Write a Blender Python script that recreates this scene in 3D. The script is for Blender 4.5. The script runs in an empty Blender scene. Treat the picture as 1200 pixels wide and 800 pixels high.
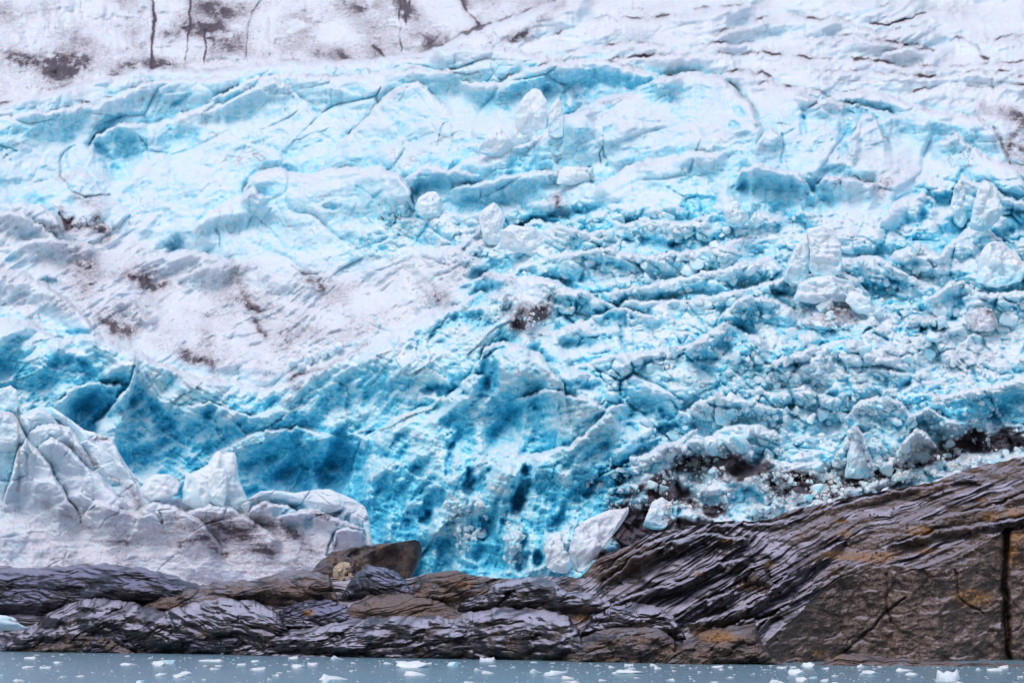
import bpy, math, random
import numpy as np

# ------------------------------------------------------------------ camera, sky, sun, exposure
S = bpy.context.scene
S.render.engine = 'CYCLES'
S.cycles.max_bounces = 8
S.cycles.diffuse_bounces = 6
S.cycles.use_denoising = True
COL = bpy.context.collection

F_PX, HORIZON, CAM_H = 4000.0, 675.0, 10.0
PITCH = math.atan((HORIZON - 400.0) / F_PX)
cam = bpy.data.cameras.new('camera')
cam.sensor_width = 36.0
cam.lens = 36.0 * F_PX / 1200.0
cam.clip_start, cam.clip_end = 1.0, 5000.0
cam_ob = bpy.data.objects.new('camera', cam)
COL.objects.link(cam_ob)
cam_ob.location = (0, 0, CAM_H)
cam_ob.rotation_euler = (math.radians(90) + PITCH, 0, 0)
S.camera = cam_ob

SUN_EL, SUN_AZ = 58.0, -28.0      # azimuth from the viewer's back, towards the left
world = bpy.data.worlds.new('World')
S.world = world
world.use_nodes = True
wn = world.node_tree
sky = wn.nodes.new('ShaderNodeTexSky')
sky.sky_type = 'NISHITA'
sky.sun_disc = False
sky.sun_elevation = math.radians(SUN_EL)
sky.air_density = 1.0
sky.dust_density = 2.5
sky.ozone_density = 1.0
bg = wn.nodes['Background']
wn.links.new(sky.outputs[0], bg.inputs[0])
bg.inputs[1].default_value = 0.15
az = math.radians(SUN_AZ)
sdir = np.array([math.sin(az) * math.cos(math.radians(SUN_EL)), -math.cos(az) * math.cos(math.radians(SUN_EL)), math.sin(math.radians(SUN_EL))])
sky.sun_rotation = math.atan2(sdir[0], sdir[1])
sun = bpy.data.lights.new('sun', 'SUN')
sun.energy = .75
sun.angle = math.radians(30)
sun.color = (1.0, 0.97, 0.93)
sun_ob = bpy.data.objects.new('sun', sun)
COL.objects.link(sun_ob)
sun_ob.rotation_euler = (math.radians(90 - SUN_EL), 0, az)
S.view_settings.view_transform = 'Standard'
S.view_settings.look = 'None'
S.view_settings.exposure = 0.20
S.view_settings.gamma = 1.0

# ------------------------------------------------------------------ noise tools
RNG = np.random.default_rng(7)
PERM = RNG.permutation(4096).astype(np.int32)
RND = RNG.random((4096, 4)).astype(np.float32)


def h2(i, j, s=0):
    return PERM[(PERM[(i + s * 131) & 4095] + j) & 4095]


def h3(i, j, k, s=0):
    return PERM[(PERM[(PERM[(i + s * 131) & 4095] + j) & 4095] + k) & 4095]


def n2(x, y, s=0):
    """gradient noise, about -1..1"""
    x = np.asarray(x, np.float32); y = np.asarray(y, np.float32)
    xi = np.floor(x).astype(np.int32); yi = np.floor(y).astype(np.int32)
    fx = x - xi; fy = y - yi
    u = fx * fx * fx * (fx * (fx * 6 - 15) + 10); v = fy * fy * fy * (fy * (fy * 6 - 15) + 10)

    def g(a, b):
        r = RND[h2(xi + a, yi + b, s)]
        return (r[..., 0] * 2 - 1) * (fx - a) + (r[..., 1] * 2 - 1) * (fy - b)
    return 1.6 * ((g(0, 0) * (1 - u) + g(1, 0) * u) * (1 - v) + (g(0, 1) * (1 - u) + g(1, 1) * u) * v)


def n3(p, s=0):
    pi = np.floor(p).astype(np.int32); f = (p - pi).astype(np.float32)
    w = f * f * f * (f * (f * 6 - 15) + 10)
    out = 0
    for a in (0, 1):
        for b in (0, 1):
            for c in (0, 1):
                r = RND[h3(pi[..., 0] + a, pi[..., 1] + b, pi[..., 2] + c, s)]
                g = (r[..., 0] * 2 - 1) * (f[..., 0] - a) + (r[..., 1] * 2 - 1) * (f[..., 1] - b) + (r[..., 2] * 2 - 1) * (f[..., 2] - c)
                out = out + g * (w[..., 0] if a else 1 - w[..., 0]) * (w[..., 1] if b else 1 - w[..., 1]) * (w[..., 2] if c else 1 - w[..., 2])
    return 1.5 * out


def fbm(x, y, o=4, s=0, gain=.5):
    t, a = 0, 1.0
    for k in range(o):
        t = t + a * n2(x, y, s + k); x = x * 2.03 + 7.1; y = y * 2.03 - 3.7; a *= gain
    return t


def ridged(x, y, o=4, s=0, gain=.5):
    t, a = 0, 1.0
    for k in range(o):
        t = t + a * (1 - 2 * np.abs(n2(x, y, s + k))); x = x * 2.05 + 5.1; y = y * 2.05 - 1.7; a *= gain
    return t


def worley(x, y, s=0, jit=.9):
    """F1, F2, a random number of the cell, offset to the cell's centre"""
    x = np.asarray(x, np.float32); y = np.asarray(y, np.float32)
    xi = np.floor(x).astype(np.int32); yi = np.floor(y).astype(np.int32)
    f1 = np.full(x.shape, 9., np.float32); f2 = f1.copy(); idn = np.zeros(x.shape, np.int32)
    ox = np.zeros(x.shape, np.float32); oy = ox.copy()
    for a in (-1, 0, 1):
        for b in (-1, 0, 1):
            h = h2(xi + a, yi + b, s); r = RND[h]
            dx = x - (xi + a + .5 + (r[..., 0] - .5) * jit); dy = y - (yi + b + .5 + (r[..., 1] - .5) * jit)
            d = dx * dx + dy * dy
            c = d < f1
            f2 = np.where(c, f1, np.minimum(f2, d)); f1 = np.where(c, d, f1)
            idn = np.where(c, h, idn); ox = np.where(c, dx, ox); oy = np.where(c, dy, oy)
    return np.sqrt(f1), np.sqrt(f2), RND[(idn + 77) & 4095], ox, oy


def sst(a, b, x):
    t = np.clip((x - a) / (b - a), 0, 1)
    return t * t * (3 - 2 * t)


def box(a, r):
    for ax in (0, 1):
        pad = [(0, 0), (0, 0)]; pad[ax] = (r + 1, r)
        c = np.cumsum(np.pad(a, pad, mode='edge'), axis=ax, dtype=np.float64)
        n = a.shape[ax]
        a = (np.take(c, np.arange(2 * r + 1, 2 * r + 1 + n), ax) - np.take(c, np.arange(0, n), ax)) / (2 * r + 1)
    return a.astype(np.float32)


def blur(a, r):
    return box(box(a, max(1, r // 2)), max(1, r // 2))


# ------------------------------------------------------------------ where a line of sight meets a given distance
CP, SP = math.cos(PITCH), math.sin(PITCH)


def P(px, py, Y):
    dx = (np.asarray(px, np.float64) - 600) / F_PX; dy = (400 - np.asarray(py, np.float64)) / F_PX
    k = Y / (CP - dy * SP)
    return np.stack([dx * k, np.broadcast_to(Y, k.shape) + 0 * k, CAM_H + (SP + dy * CP) * k], -1)


def M_PX(Y):
    return Y / F_PX


# ------------------------------------------------------------------ mesh and object tools
def mesh_np(name, verts, faces, mat, smooth=True, attrs=None):
    """faces: (n,3) or (n,4) int array"""
    me = bpy.data.meshes.new(name)
    k = faces.shape[1]
    me.vertices.add(len(verts)); me.vertices.foreach_set('co', np.ascontiguousarray(verts, np.float32).ravel())
    me.loops.add(faces.size); me.loops.foreach_set('vertex_index', np.ascontiguousarray(faces, np.int32).ravel())
    me.polygons.add(len(faces)); me.polygons.foreach_set('loop_start', np.arange(0, faces.size, k, dtype=np.int32))
    me.polygons.foreach_set('loop_total', np.full(len(faces), k, np.int32))
    me.polygons.foreach_set('use_smooth', np.full(len(faces), smooth, bool))
    for an, av in (attrs or {}).items():
        at = me.attributes.new(an, 'FLOAT', 'POINT'); at.data.foreach_set('value', np.ascontiguousarray(av, np.float32).ravel())
    me.update(calc_edges=True)
    me.materials.append(mat)
    return me


def grid_faces(nr, nc, flip=False, wrap=False):
    i = np.arange(nr - 1)[:, None]; j = np.arange(nc if wrap else nc - 1)[None, :]
    j2 = (j + 1) % nc
    a = i * nc + j; b = i * nc + j2; c = (i + 1) * nc + j2; d = (i + 1) * nc + j
    f = np.stack(np.broadcast_arrays(a, b, c, d), -1).reshape(-1, 4)
    return f[:, ::-1] if flip else f


def link(name, me, parent=None, loc=None):
    o = bpy.data.objects.new(name, me); COL.objects.link(o)
    if parent is not None: o.parent = parent
    if loc is not None: o.location = loc
    return o


def tag(o, label=None, cat=None, group=None, kind=None):
    if label: o['label'] = label
    if cat: o['category'] = cat
    if group: o['group'] = group
    if kind: o['kind'] = kind
    return o


# ------------------------------------------------------------------ materials
class NT:
    def __init__(s, name):
        s.m = bpy.data.materials.new(name); s.m.use_nodes = True
        s.t = s.m.node_tree; s.b = s.t.nodes['Principled BSDF']; s.N = s.t.nodes
        s.tc = s.N.new('ShaderNodeTexCoord')

    def lk(s, a, b): s.t.links.new(a, b)

    def noise(s, scale, detail=5, rough=.55, vec=None, dist=0.):
        n = s.N.new('ShaderNodeTexNoise'); n.inputs['Scale'].default_value = scale; n.inputs['Detail'].default_value = detail
        n.inputs['Roughness'].default_value = rough; n.inputs['Distortion'].default_value = dist
        s.lk(vec if vec is not None else s.tc.outputs['Object'], n.inputs['Vector']); return n.outputs['Fac']

    def mapping(s, scale=(1, 1, 1), rot=(0, 0, 0)):
        n = s.N.new('ShaderNodeMapping'); n.inputs['Scale'].default_value = scale; n.inputs['Rotation'].default_value = rot
        s.lk(s.tc.outputs['Object'], n.inputs['Vector']); return n.outputs[0]

    def attr(s, name):
        n = s.N.new('ShaderNodeAttribute'); n.attribute_name = name; return n.outputs['Fac']

    def math(s, op, a, b=None, c=None, clamp=False):
        n = s.N.new('ShaderNodeMath'); n.operation = op; n.use_clamp = clamp
        for i, v in enumerate((a, b, c)):
            if v is None: continue
            if isinstance(v, (int, float)): n.inputs[i].default_value = v
            else: s.lk(v, n.inputs[i])
        return n.outputs[0]

    def ramp(s, fac, stops):
        n = s.N.new('ShaderNodeValToRGB'); r = n.color_ramp
        while len(r.elements) < len(stops): r.elements.new(.5)
        for e, (p, c) in zip(r.elements, stops):
            e.position = p; e.color = (*c, 1) if len(c) == 3 else c
        s.lk(fac, n.inputs[0]); return n.outputs[0]

    def remap(s, v, a, b, lo=0., hi=1.):
        n = s.N.new('ShaderNodeMapRange'); n.interpolation_type = 'SMOOTHSTEP'
        n.inputs[1].default_value = a; n.inputs[2].default_value = b; n.inputs[3].default_value = lo; n.inputs[4].default_value = hi
        s.lk(v, n.inputs[0]); return n.outputs[0]

    def mix(s, fac, a, b, mode='MIX'):
        n = s.N.new('ShaderNodeMix'); n.data_type = 'RGBA'; n.blend_type = mode
        for i, v in ((0, fac), (6, a), (7, b)):
            if isinstance(v, (int, float)): n.inputs[i].default_value = v
            elif isinstance(v, tuple): n.inputs[i].default_value = (*v, 1)
            else: s.lk(v, n.inputs[i])
        return n.outputs[2]

    def bump(s, h, strength, dist, prev=None):
        n = s.N.new('ShaderNodeBump'); n.inputs['Strength'].default_value = strength; n.inputs['Distance'].default_value = dist
        s.lk(h, n.inputs['Height'])
        if prev is not None: s.lk(prev, n.inputs['Normal'])
        return n.outputs[0]

    def normal_z(s):
        g = s.N.new('ShaderNodeNewGeometry'); x = s.N.new('ShaderNodeSeparateXYZ')
        s.lk(g.outputs['Normal'], x.inputs[0]); return x.outputs[2]


ICE_STOPS = [(0., (.835, .885, .94)), (.18, (.70, .87, .95)), (.38, (.46, .84, .95)), (.58, (.20, .72, .90)), (.78, (.07, .56, .78)), (1., (.02, .36, .56))]


def ice_material(name, blue=0., snow=.0):
    """weathered white crust over blue ice; 'blue' and 'dirt' point attributes say how much is broken or soiled"""
    n = NT(name)
    b = n.math('ADD', n.attr('blue'), blue)
    pat = n.noise(.55, 6, .62)
    pat2 = n.noise(2.6, 5, .6)
    b = n.math('ADD', b, n.math('MULTIPLY', n.math('SUBTRACT', pat, .5), n.math('MULTIPLY_ADD', b, .75, .22)))
    b = n.math('ADD', b, n.math('MULTIPLY', n.math('SUBTRACT', pat2, .5), n.math('MULTIPLY_ADD', b, .45, .10)))
    cr = n.remap(n.noise(.85, 10, .68, n.mapping((1, 1, 1.3), (0, math.radians(25), 0)), .8), .50, .57)
    b = n.math('SUBTRACT', b, n.math('MULTIPLY', n.math('MULTIPLY', cr, n.remap(b, .12, .45)), .20))
    b = n.math('ADD', b, n.math('MULTIPLY', n.remap(b, .2, .5), .06))
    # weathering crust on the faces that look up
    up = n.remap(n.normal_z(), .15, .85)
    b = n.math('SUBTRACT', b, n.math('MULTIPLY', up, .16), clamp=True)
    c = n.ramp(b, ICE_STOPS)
    fl = n.noise(.55, 4, .6, n.mapping((1, 1, 1.35)), 1.6)
    # dirt: fine silt film and darker bands
    d = n.attr('dirt')
    dn = n.noise(1.1, 8, .72, n.mapping((1, 1, 1.8)), 1.2)
    dn2 = n.noise(3., 5, .6)
    dm = n.math('MULTIPLY', n.math('ADD', dn, n.math('MULTIPLY', dn2, .45)), 1.0)
    dk = n.math('MULTIPLY', n.remap(n.math('ADD', dm, n.math('MULTIPLY', d, .60)), .95, 1.55), n.remap(d, .0, .25))
    tint = n.mix(n.math('MULTIPLY', n.math('MINIMUM', d, 1.), .36), c, (.72, .67, .74))
    tint = n.mix(n.math('MULTIPLY', n.attr('silt'), n.remap(dn, .25, .7, .55, 1.)), tint, (.62, .58, .66))
    c = n.mix(n.math('MULTIPLY', dk, .62), tint, n.ramp(dn2, [(.35, (.12, .085, .10)), (.6, (.26, .20, .24))]))
    fil = n.math('MULTIPLY', n.remap(n.math('ABSOLUTE', n.math('SUBTRACT', fl, .5)), .016, .003), n.remap(n.math('ADD', n.math('MULTIPLY', d, .8), n.math('MULTIPLY', dn2, .5)), .42, .85))
    c = n.mix(n.math('MULTIPLY', n.remap(n.math('ADD', d, n.math('MULTIPLY', n.math('SUBTRACT', dn, .5), 1.6)), .95, 1.35), .88), c, n.ramp(dn2, [(.35, (.035, .026, .038)), (.65, (.11, .08, .10))]))
    c = n.mix(n.math('MULTIPLY', fil, .8), c, (.17, .10, .11))
    n.lk(c, n.b.inputs['Base Color'])
    n.b.inputs['Roughness'].default_value = .42
    n.b.inputs['IOR'].default_value = 1.31
    n.b.inputs['Subsurface Weight'].default_value = .55
    n.b.inputs['Subsurface Radius'].default_value = (.25, .7, 1.)
    n.b.inputs['Subsurface Scale'].default_value = .6
    bm = n.bump(n.noise(1.3, 9, .7), .6, .4)
    bm = n.bump(n.noise(6., 4, .6), .35, .12, bm)
    n.lk(bm, n.b.inputs['Normal'])
    return n.m


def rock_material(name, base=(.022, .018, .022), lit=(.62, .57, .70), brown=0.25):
    """wet, ice-polished schist: polished tops paler, the wet sky sheen painted into their colour, darker fresh faces, brown lichen and grit"""
    n = NT(name)
    st = n.attr('strata')
    vec = n.mapping((.35, .35, 1.4), (0, math.radians(-18), 0))
    a = n.noise(1.2, 9, .7, vec, .6)
    b = n.noise(4.5, 6, .65)
    col = n.ramp(a, [(.3, tuple(v * .6 for v in base)), (.5, base), (.7, tuple(v * 2.0 for v in base))])
    brn = n.math('MULTIPLY', n.remap(n.math('ADD', n.noise(.5, 6, .6), n.math('MULTIPLY', n.attr('brown'), .5)), .52, .70), min(1., brown * 3))
    col = n.mix(brn, col, n.ramp(b, [(.3, (.03, .018, .015)), (.46, (.11, .068, .052)), (.6, (.22, .15, .115)), (.8, (.42, .33, .26))]))
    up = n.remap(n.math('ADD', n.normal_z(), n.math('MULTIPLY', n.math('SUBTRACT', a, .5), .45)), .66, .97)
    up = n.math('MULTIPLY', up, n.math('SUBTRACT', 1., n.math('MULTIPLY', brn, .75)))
    col = n.mix(n.math('MULTIPLY', up, .85), col, lit)  # upward faces mixed to a pale lilac that stands in for wet sheen
    col = n.mix(n.math('MULTIPLY', st, .88), col, (.008, .007, .009))
    och = n.remap(n.attr('ochre'), .2, .8)
    och = n.math('MULTIPLY', och, n.remap(n.noise(2.2, 6, .7), .42, .54))
    col = n.mix(n.math('MULTIPLY', och, .85), col, (.36, .17, .04))
    n.lk(col, n.b.inputs['Base Color'])
    n.lk(n.math('ADD', n.math('MULTIPLY', brn, .35), n.ramp(b, [(.3, (.20,) * 3), (.7, (.42,) * 3)])), n.b.inputs['Roughness'])
    bm = n.bump(a, .45, .35)
    bm = n.bump(n.noise(7., 6, .7, n.mapping((1, 1, 2.))), .4, .08, bm)
    n.lk(bm, n.b.inputs['Normal'])
    return n.m


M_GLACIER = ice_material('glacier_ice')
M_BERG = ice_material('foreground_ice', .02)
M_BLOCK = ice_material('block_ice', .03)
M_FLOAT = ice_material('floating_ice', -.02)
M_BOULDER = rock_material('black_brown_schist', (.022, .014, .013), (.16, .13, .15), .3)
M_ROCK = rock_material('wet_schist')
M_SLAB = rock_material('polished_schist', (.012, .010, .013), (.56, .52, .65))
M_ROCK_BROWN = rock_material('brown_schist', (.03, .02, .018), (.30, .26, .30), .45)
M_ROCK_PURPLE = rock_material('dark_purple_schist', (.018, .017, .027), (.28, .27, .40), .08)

# ------------------------------------------------------------------ relief fields
class Field:
    def __init__(s, X, Y, seed=0, warp=3.0):
        s.X, s.Y = X.astype(np.float32), Y.astype(np.float32)
        s.x1 = s.X + warp * fbm(s.X / 22, s.Y / 22, 3, 900 + seed)
        s.y1 = s.Y + warp * fbm(s.X / 22, s.Y / 22, 3, 930 + seed)
        s.D = np.zeros(X.shape, np.float32); s.B = np.zeros(X.shape, np.float32); s.G = np.zeros(X.shape, np.float32)

    def crest(s, pts, prot=3., length=60, r=4., taper=22, hollow=0., blue=.0, hw=8., jag=2.0, under=0., seam=0.):
        pts = sorted(pts)
        xs = [p[0] for p in pts]; ys = [p[1] for p in pts]
        yt = np.interp(s.x1, xs, ys) + jag * fbm(s.X / 9, s.Y * 0 + xs[0] * .37, 3, 40)
        d = s.y1 - yt
        dn = np.clip(d, 0, None) * .7
        tp = sst(0, 1, (s.X - xs[0] + taper * .3) / (taper * 1.3 + dn)) * sst(0, 1, (xs[-1] + taper * .3 - s.X) / (taper * 1.3 + dn))
        dd = np.clip(d / r, 0, 1)
        rise = np.sqrt(np.maximum(0, 1 - (1 - dd) ** 2))
        prot = prot * (1.45 if min(ys) > 190 else 1.0) if prot > 2.2 else prot
        s.D -= prot * tp * np.where(d > 0, rise * (1 - sst(0, 1, d / length)), 0)
        hol = np.where(d <= 0, np.exp(-(d / hw) ** 2), 0) * tp
        s.D += hollow * hol
        s.B += blue * hol
        if seam: s.G += seam * tp * np.exp(-((d + 2.2) / 1.8) ** 2) * np.clip(.5 + 1.4 * fbm(s.X / 26, s.Y / 26, 3, 47), 0, 1.4)
        if under: s.B += under * tp * np.where(d > 0, sst(r, length * .45, d) * (1 - sst(.55, 1.1, d / length)), 0)
        s.B -= .25 * tp * np.where((d > -1), np.exp(-(d / (r * 1.2)) ** 2), 0)

    def sd_line(s, pts, wx=None):
        X, Y = s.x1, s.y1
        best = np.full(X.shape, 1e9, np.float32)
        for (ax, ay), (bx, by) in zip(pts[:-1], pts[1:]):
            vx, vy = bx - ax, by - ay; L = vx * vx + vy * vy + 1e-6
            t = np.clip(((X - ax) * vx + (Y - ay) * vy) / L, 0, 1)
            best = np.minimum(best, (X - ax - t * vx) ** 2 + (Y - ay - t * vy) ** 2)
        return np.sqrt(best)

    def sel(s, pts, pad):
        xs = [p[0] for p in pts]; ys = [p[1] for p in pts]
        if not hasattr(s, 'gx'):
            s.gx = s.X.mean(0); s.gy0 = s.Y.min(1); s.gy1 = s.Y.max(1)
        c = np.where((s.gx > min(xs) - pad) & (s.gx < max(xs) + pad))[0]
        r = np.where((s.gy1 > min(ys) - pad) & (s.gy0 < max(ys) + pad))[0]
        if len(c) == 0 or len(r) == 0: return None
        return slice(r[0], r[-1] + 1), slice(c[0], c[-1] + 1)

    def sub(s, pts, pad):
        k = s.sel(pts, pad)
        if k is None: return None, None
        f = object.__new__(Field)
        for a in ('X', 'Y', 'x1', 'y1'): setattr(f, a, getattr(s, a)[k])
        return f, k

    def crack(s, pts, w=1.6, depth=1.5, blue=.7, dirt=0.):
        f, k = s.sub(pts, w * 4 + 12)
        if f is None: return
        g = np.exp(-(f.sd_line(pts) / w) ** 2)
        s.D[k] += depth * g; s.B[k] += blue * g; s.G[k] += dirt * g

    def dirt(s, pts, w=6, amt=.8):
        f, k = s.sub(pts, w * 3 + 12)
        if f is None: return
        s.G[k] += amt * np.exp(-(f.sd_line(pts) / w) ** 2) * np.clip(.75 + .5 * fbm(f.X / 9, f.Y / 9, 3, 71), 0, 1.3)

    def blob(s, cx, cy, rx, ry, rot=0, depth=0., blue=0., dirt=0., p=2, edge=1.0, warp=.48):
        R = max(rx, ry) * 1.7
        f, k = s.sub([(cx, cy)], R)
        if f is None: return
        c, sn = math.cos(math.radians(rot)), math.sin(math.radians(rot))
        dx, dy = f.X - cx, f.Y - cy
        u = (dx * c + dy * sn) / rx; v = (-dx * sn + dy * c) / ry
        m = min(rx, ry) * 1.3 + 4
        u = u + warp * fbm(f.X / m, f.Y / m, 4, 310 + int(cx)); v = v + warp * fbm(f.X / m, f.Y / m, 4, 350 + int(cy))
        g = np.exp(-(u * u + v * v) ** p)
        s.D[k] += depth * g; s.B[k] += blue * g; s.G[k] += dirt * g

    def lobe(s, poly, prot=2., r=6., blue=0.):
        f, k = s.sub(poly, 16)
        if f is None: return
        d = f.sd_line(poly + [poly[0]])
        ins = np.zeros(d.shape, bool)
        q = poly + [poly[0]]
        for (ax, ay), (bx, by) in zip(q[:-1], q[1:]):
            if ay == by: continue
            c = (f.y1 > min(ay, by)) & (f.y1 <= max(ay, by)) & (f.x1 < (f.y1 - ay) * (bx - ax) / (by - ay) + ax)
            ins ^= c
        sd = np.where(ins, d, -d)
        t = np.clip(sd / r, 0, 1)
        s.D[k] -= prot * np.sqrt(np.maximum(0, 1 - (1 - t) ** 2))
        s.B[k] += blue * sst(0, 1.5, sd / r) + .35 * np.where(sd < 0, np.exp(-(sd / 3.) ** 2), 0)
        s.D[k] += .5 * np.where(sd < 0, np.exp(-(sd / 3.) ** 2), 0)


def blocks(X, Y, size, s, tilt=.5, gap=.12, rnd=1.):
    """faceted, tilted chunks with dark joints; in units of the chunk's own size"""
    wx = X / size + .18 * n2(X / size * 1.7, Y / size * 1.7, s + 3); wy = Y / size * 1.25 + .18 * n2(X / size * 1.7, Y / size * 1.7, s + 5)
    f1, f2, r, ox, oy = worley(wx, wy, s)
    e = f2 - f1
    dome = 1 - np.exp(-(e / gap) ** 1.2)
    e0 = e
    return (rnd * (r[..., 2] - .5) + tilt * ((r[..., 0] - .5) * ox * 2 + (r[..., 1] - .7) * oy * 2)) * dome + .35 * (dome - 1), e, r


def flow(X, Y, ang, L, T, s, o=3):
    """long crests running at an angle (degrees, counter-clockwise in the picture)"""
    c, sn = math.cos(math.radians(ang)), -math.sin(math.radians(ang))
    u = X * c + Y * sn; v = -X * sn + Y * c
    w = 14 * n2(X / 90, Y / 90, s + 9)
    return ridged(u / L, (v + w) / T, o, s)

# ------------------------------------------------------------------ the glacier
STEP = 1.25
gx = np.arange(-110, 1311, STEP); gy = np.arange(-100, 706, STEP)
GX, GY = np.meshgrid(gx, gy)
g = Field(GX, GY, 1)
X, Y = g.X, g.Y
g.D += np.interp(g.y1, [-100, 0, 80, 150, 250, 330, 430, 560, 670, 706], [600, 566, 540, 520, 500, 486, 466, 455, 449, 447]).astype(np.float32) + np.interp(g.X, [-110, 200, 400, 560, 850], [80, 80, 60, 35, 0]).astype(np.float32)


def reg(poly, soft=18):
    """soft region mask"""
    q = poly + [poly[0]]
    d = g.sd_line(q); ins = np.zeros(d.shape, bool)
    for (ax, ay), (bx, by) in zip(q[:-1], q[1:]):
        if ay == by: continue
        ins ^= (g.y1 > min(ay, by)) & (g.y1 <= max(ay, by)) & (g.x1 < (g.y1 - ay) * (bx - ax) / (by - ay) + ax)
    return sst(-soft, soft, np.where(ins, d, -d))


CLIFF_TOP = [(-110, 372), (0, 374), (34, 376), (67, 396), (115, 393), (135, 402), (162, 412), (202, 429), (230, 441), (270, 446), (314, 458), (354, 440), (400, 418), (461, 388), (511, 360), (535, 358), (560, 340), (610, 350)]
m_cliff = reg([(-120, 390), (34, 380), (115, 398), (162, 415), (230, 445), (314, 460), (400, 422), (461, 392), (535, 362), (585, 320), (650, 400), (700, 470), (740, 520), (760, 620), (760, 720), (-120, 720)], 14)
m_chaos = reg([(545, 250), (640, 235), (740, 240), (820, 205), (880, 240), (960, 250), (1040, 270), (1090, 215), (1320, 200), (1320, 600), (1000, 700), (700, 720), (680, 560), (720, 500), (650, 430), (640, 330), (560, 320), (400, 290), (470, 230)], 22)
m_wall = reg([(-120, -110), (760, -110), (656, -2), (589, 25), (535, 44), (505, 61), (434, 69), (400, 73), (294, 75), (250, 83), (165, 80), (118, 95), (84, 102), (0, 127), (-120, 160)], 2)
m_waves = reg([(505, 61), (589, 25), (700, -110), (1320, -110), (1320, 150), (1170, 150), (1067, 122), (945, 120), (884, 125), (800, 85), (650, 69)], 20)
m_dirty = reg([(-120, 240), (60, 250), (180, 280), (280, 300), (420, 320), (560, 270), (580, 300), (530, 350), (400, 415), (314, 452), (202, 425), (115, 390), (60, 370), (-120, 350)], 18)
m_smooth = np.clip(1 - m_cliff - m_chaos - m_wall - m_waves - m_dirty, 0, 1)
m_right = m_chaos * sst(520, 560, X)

# the dirty wall far behind, top left
g.D += 60 * m_wall - m_wall * .06 * (Y - 0) * 0
# ---- broad relief of each zone
g.D += 5. * fbm(X / 190, Y / 120, 3, 11) * (1 - .75 * m_wall)
fl = flow(X, Y, 20, 90, 30, 20)
g.D -= (1.1 * fl) * (m_smooth * .55 + m_waves * 1.0)
g.D -= m_dirty * (1.0 * flow(X, Y, 30, 60, 16, 26) + .5 * ridged(X / 26, Y / 16, 4, 29))
g.D -= m_smooth * (.30 * fbm(X / 26, Y / 20, 4, 33) + .55 * ridged(X / 60, Y / 40, 3, 36))
g.D += m_wall * (2.2 * fbm(X / 120, Y / 60, 4, 39) + 1.0 * ridged(X / 18, Y / 60, 3, 44) * sst(230, 160, np.abs(X - 230)) * .5 + .7 * fbm(X / 14, Y / 10, 4, 46))
# large facets of the smooth faces
for sz, am, s in ((95, 3.0, 50), (42, 1.0, 53)):
    b, e, r = blocks(X + .25 * Y, Y, sz, s, .9, .05, .6)
    g.D -= am * b * (m_smooth * .75 + m_dirty * .35)
    g.B += .30 * np.exp(-(e / .022) ** 2) * (m_smooth * .55 + m_dirty * .2) * (RND[..., 0].mean() + n2(X / 40, Y / 40, s) > .55)
# ---- rubble of the right-hand icefall
amp = m_chaos * np.clip(1.0 + .55 * fbm(X / 90, Y / 60, 2, 60), .35, 1.7)
for sz, am, s, gp in ((60, 3.4, 61, .10), (27, 2.3, 64, .12), (13, 1.1, 67, .15), (7, .42, 70, .2)):
    b, e, r = blocks(X - .3 * Y, Y, sz, s, .9, gp, 1.)
    g.D -= am * b * amp
    g.B += (.14 if sz > 20 else .08) * np.exp(-(e / (gp * .8)) ** 2) * amp
    g.B += .10 * (r[..., 3] - .45) * amp
g.D -= 1.1 * flow(X, Y, 14, 110, 26, 75) * m_chaos
# ---- scalloped blue cliff: hollows with sharp rims, run down-left to up-right on the left, more upright to the right
mc = m_cliff
kx = sst(330, 520, X)
for sz, am, s, an in ((100, 5.0, 80, 2.0), (46, 2.2, 83, 1.9), (22, .9, 86, 1.8), (10, .3, 89, 1.5)):
    an_l, an_r = math.radians(28), math.radians(62)
    ang = an_l + (an_r - an_l) * kx + .5 * n2(X / 150, Y / 150, s)
    c, sn = np.cos(ang), -np.sin(ang)
    xx, yy = X - 430, Y - 540
    u = xx * c + yy * sn; v = -xx * sn + yy * c
    wob = sz * .35
    f1, f2, r, ox, oy = worley((u + wob * fbm(X / sz, Y / sz, 2, s + 1)) / (sz * an), (v + wob * fbm(X / sz, Y / sz, 2, s + 2)) / sz, s)
    hol = np.clip(1 - f1 / .62, 0, 1)
    g.D += am * (hol * 1.2 - .45 + .6 * (r[..., 1] - .5)) * mc
    g.B += (.15 * (hol - .35) + .08 * (r[..., 2] - .5)) * mc
g.D -= mc * .55 * ridged(X / 34, Y / 26, 4, 95)
rf = ridged((X * .8 + Y * .5) / 30 + .6 * n2(X / 25, Y / 25, 97), (Y * .9 - X * .35) / 9 + .6 * n2(X / 25, Y / 25, 98), 4, 96, .6)
g.D -= mc * .45 * rf; g.B -= mc * .085 * rf
g.B += mc * (.44 + .14 * sst(420, 540, Y) * sst(280, 380, X) + .10 * sst(470, 600, Y) + .14 * (fbm(X / 90, Y / 60, 2, 97)) + .06 * fbm(X / 14, Y / 9, 3, 99))
g.B += m_chaos * (.20 + .08 * fbm(X / 46, Y / 30, 3, 101))
g.B += m_smooth * (.29 + .07 * fbm(X / 70, Y / 40, 3, 104)) + m_waves * (.08 + .06 * fbm(X / 60, Y / 24, 3, 107)) + m_dirty * (.07 + .09 * fbm(X / 40, Y / 24, 3, 109))
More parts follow.
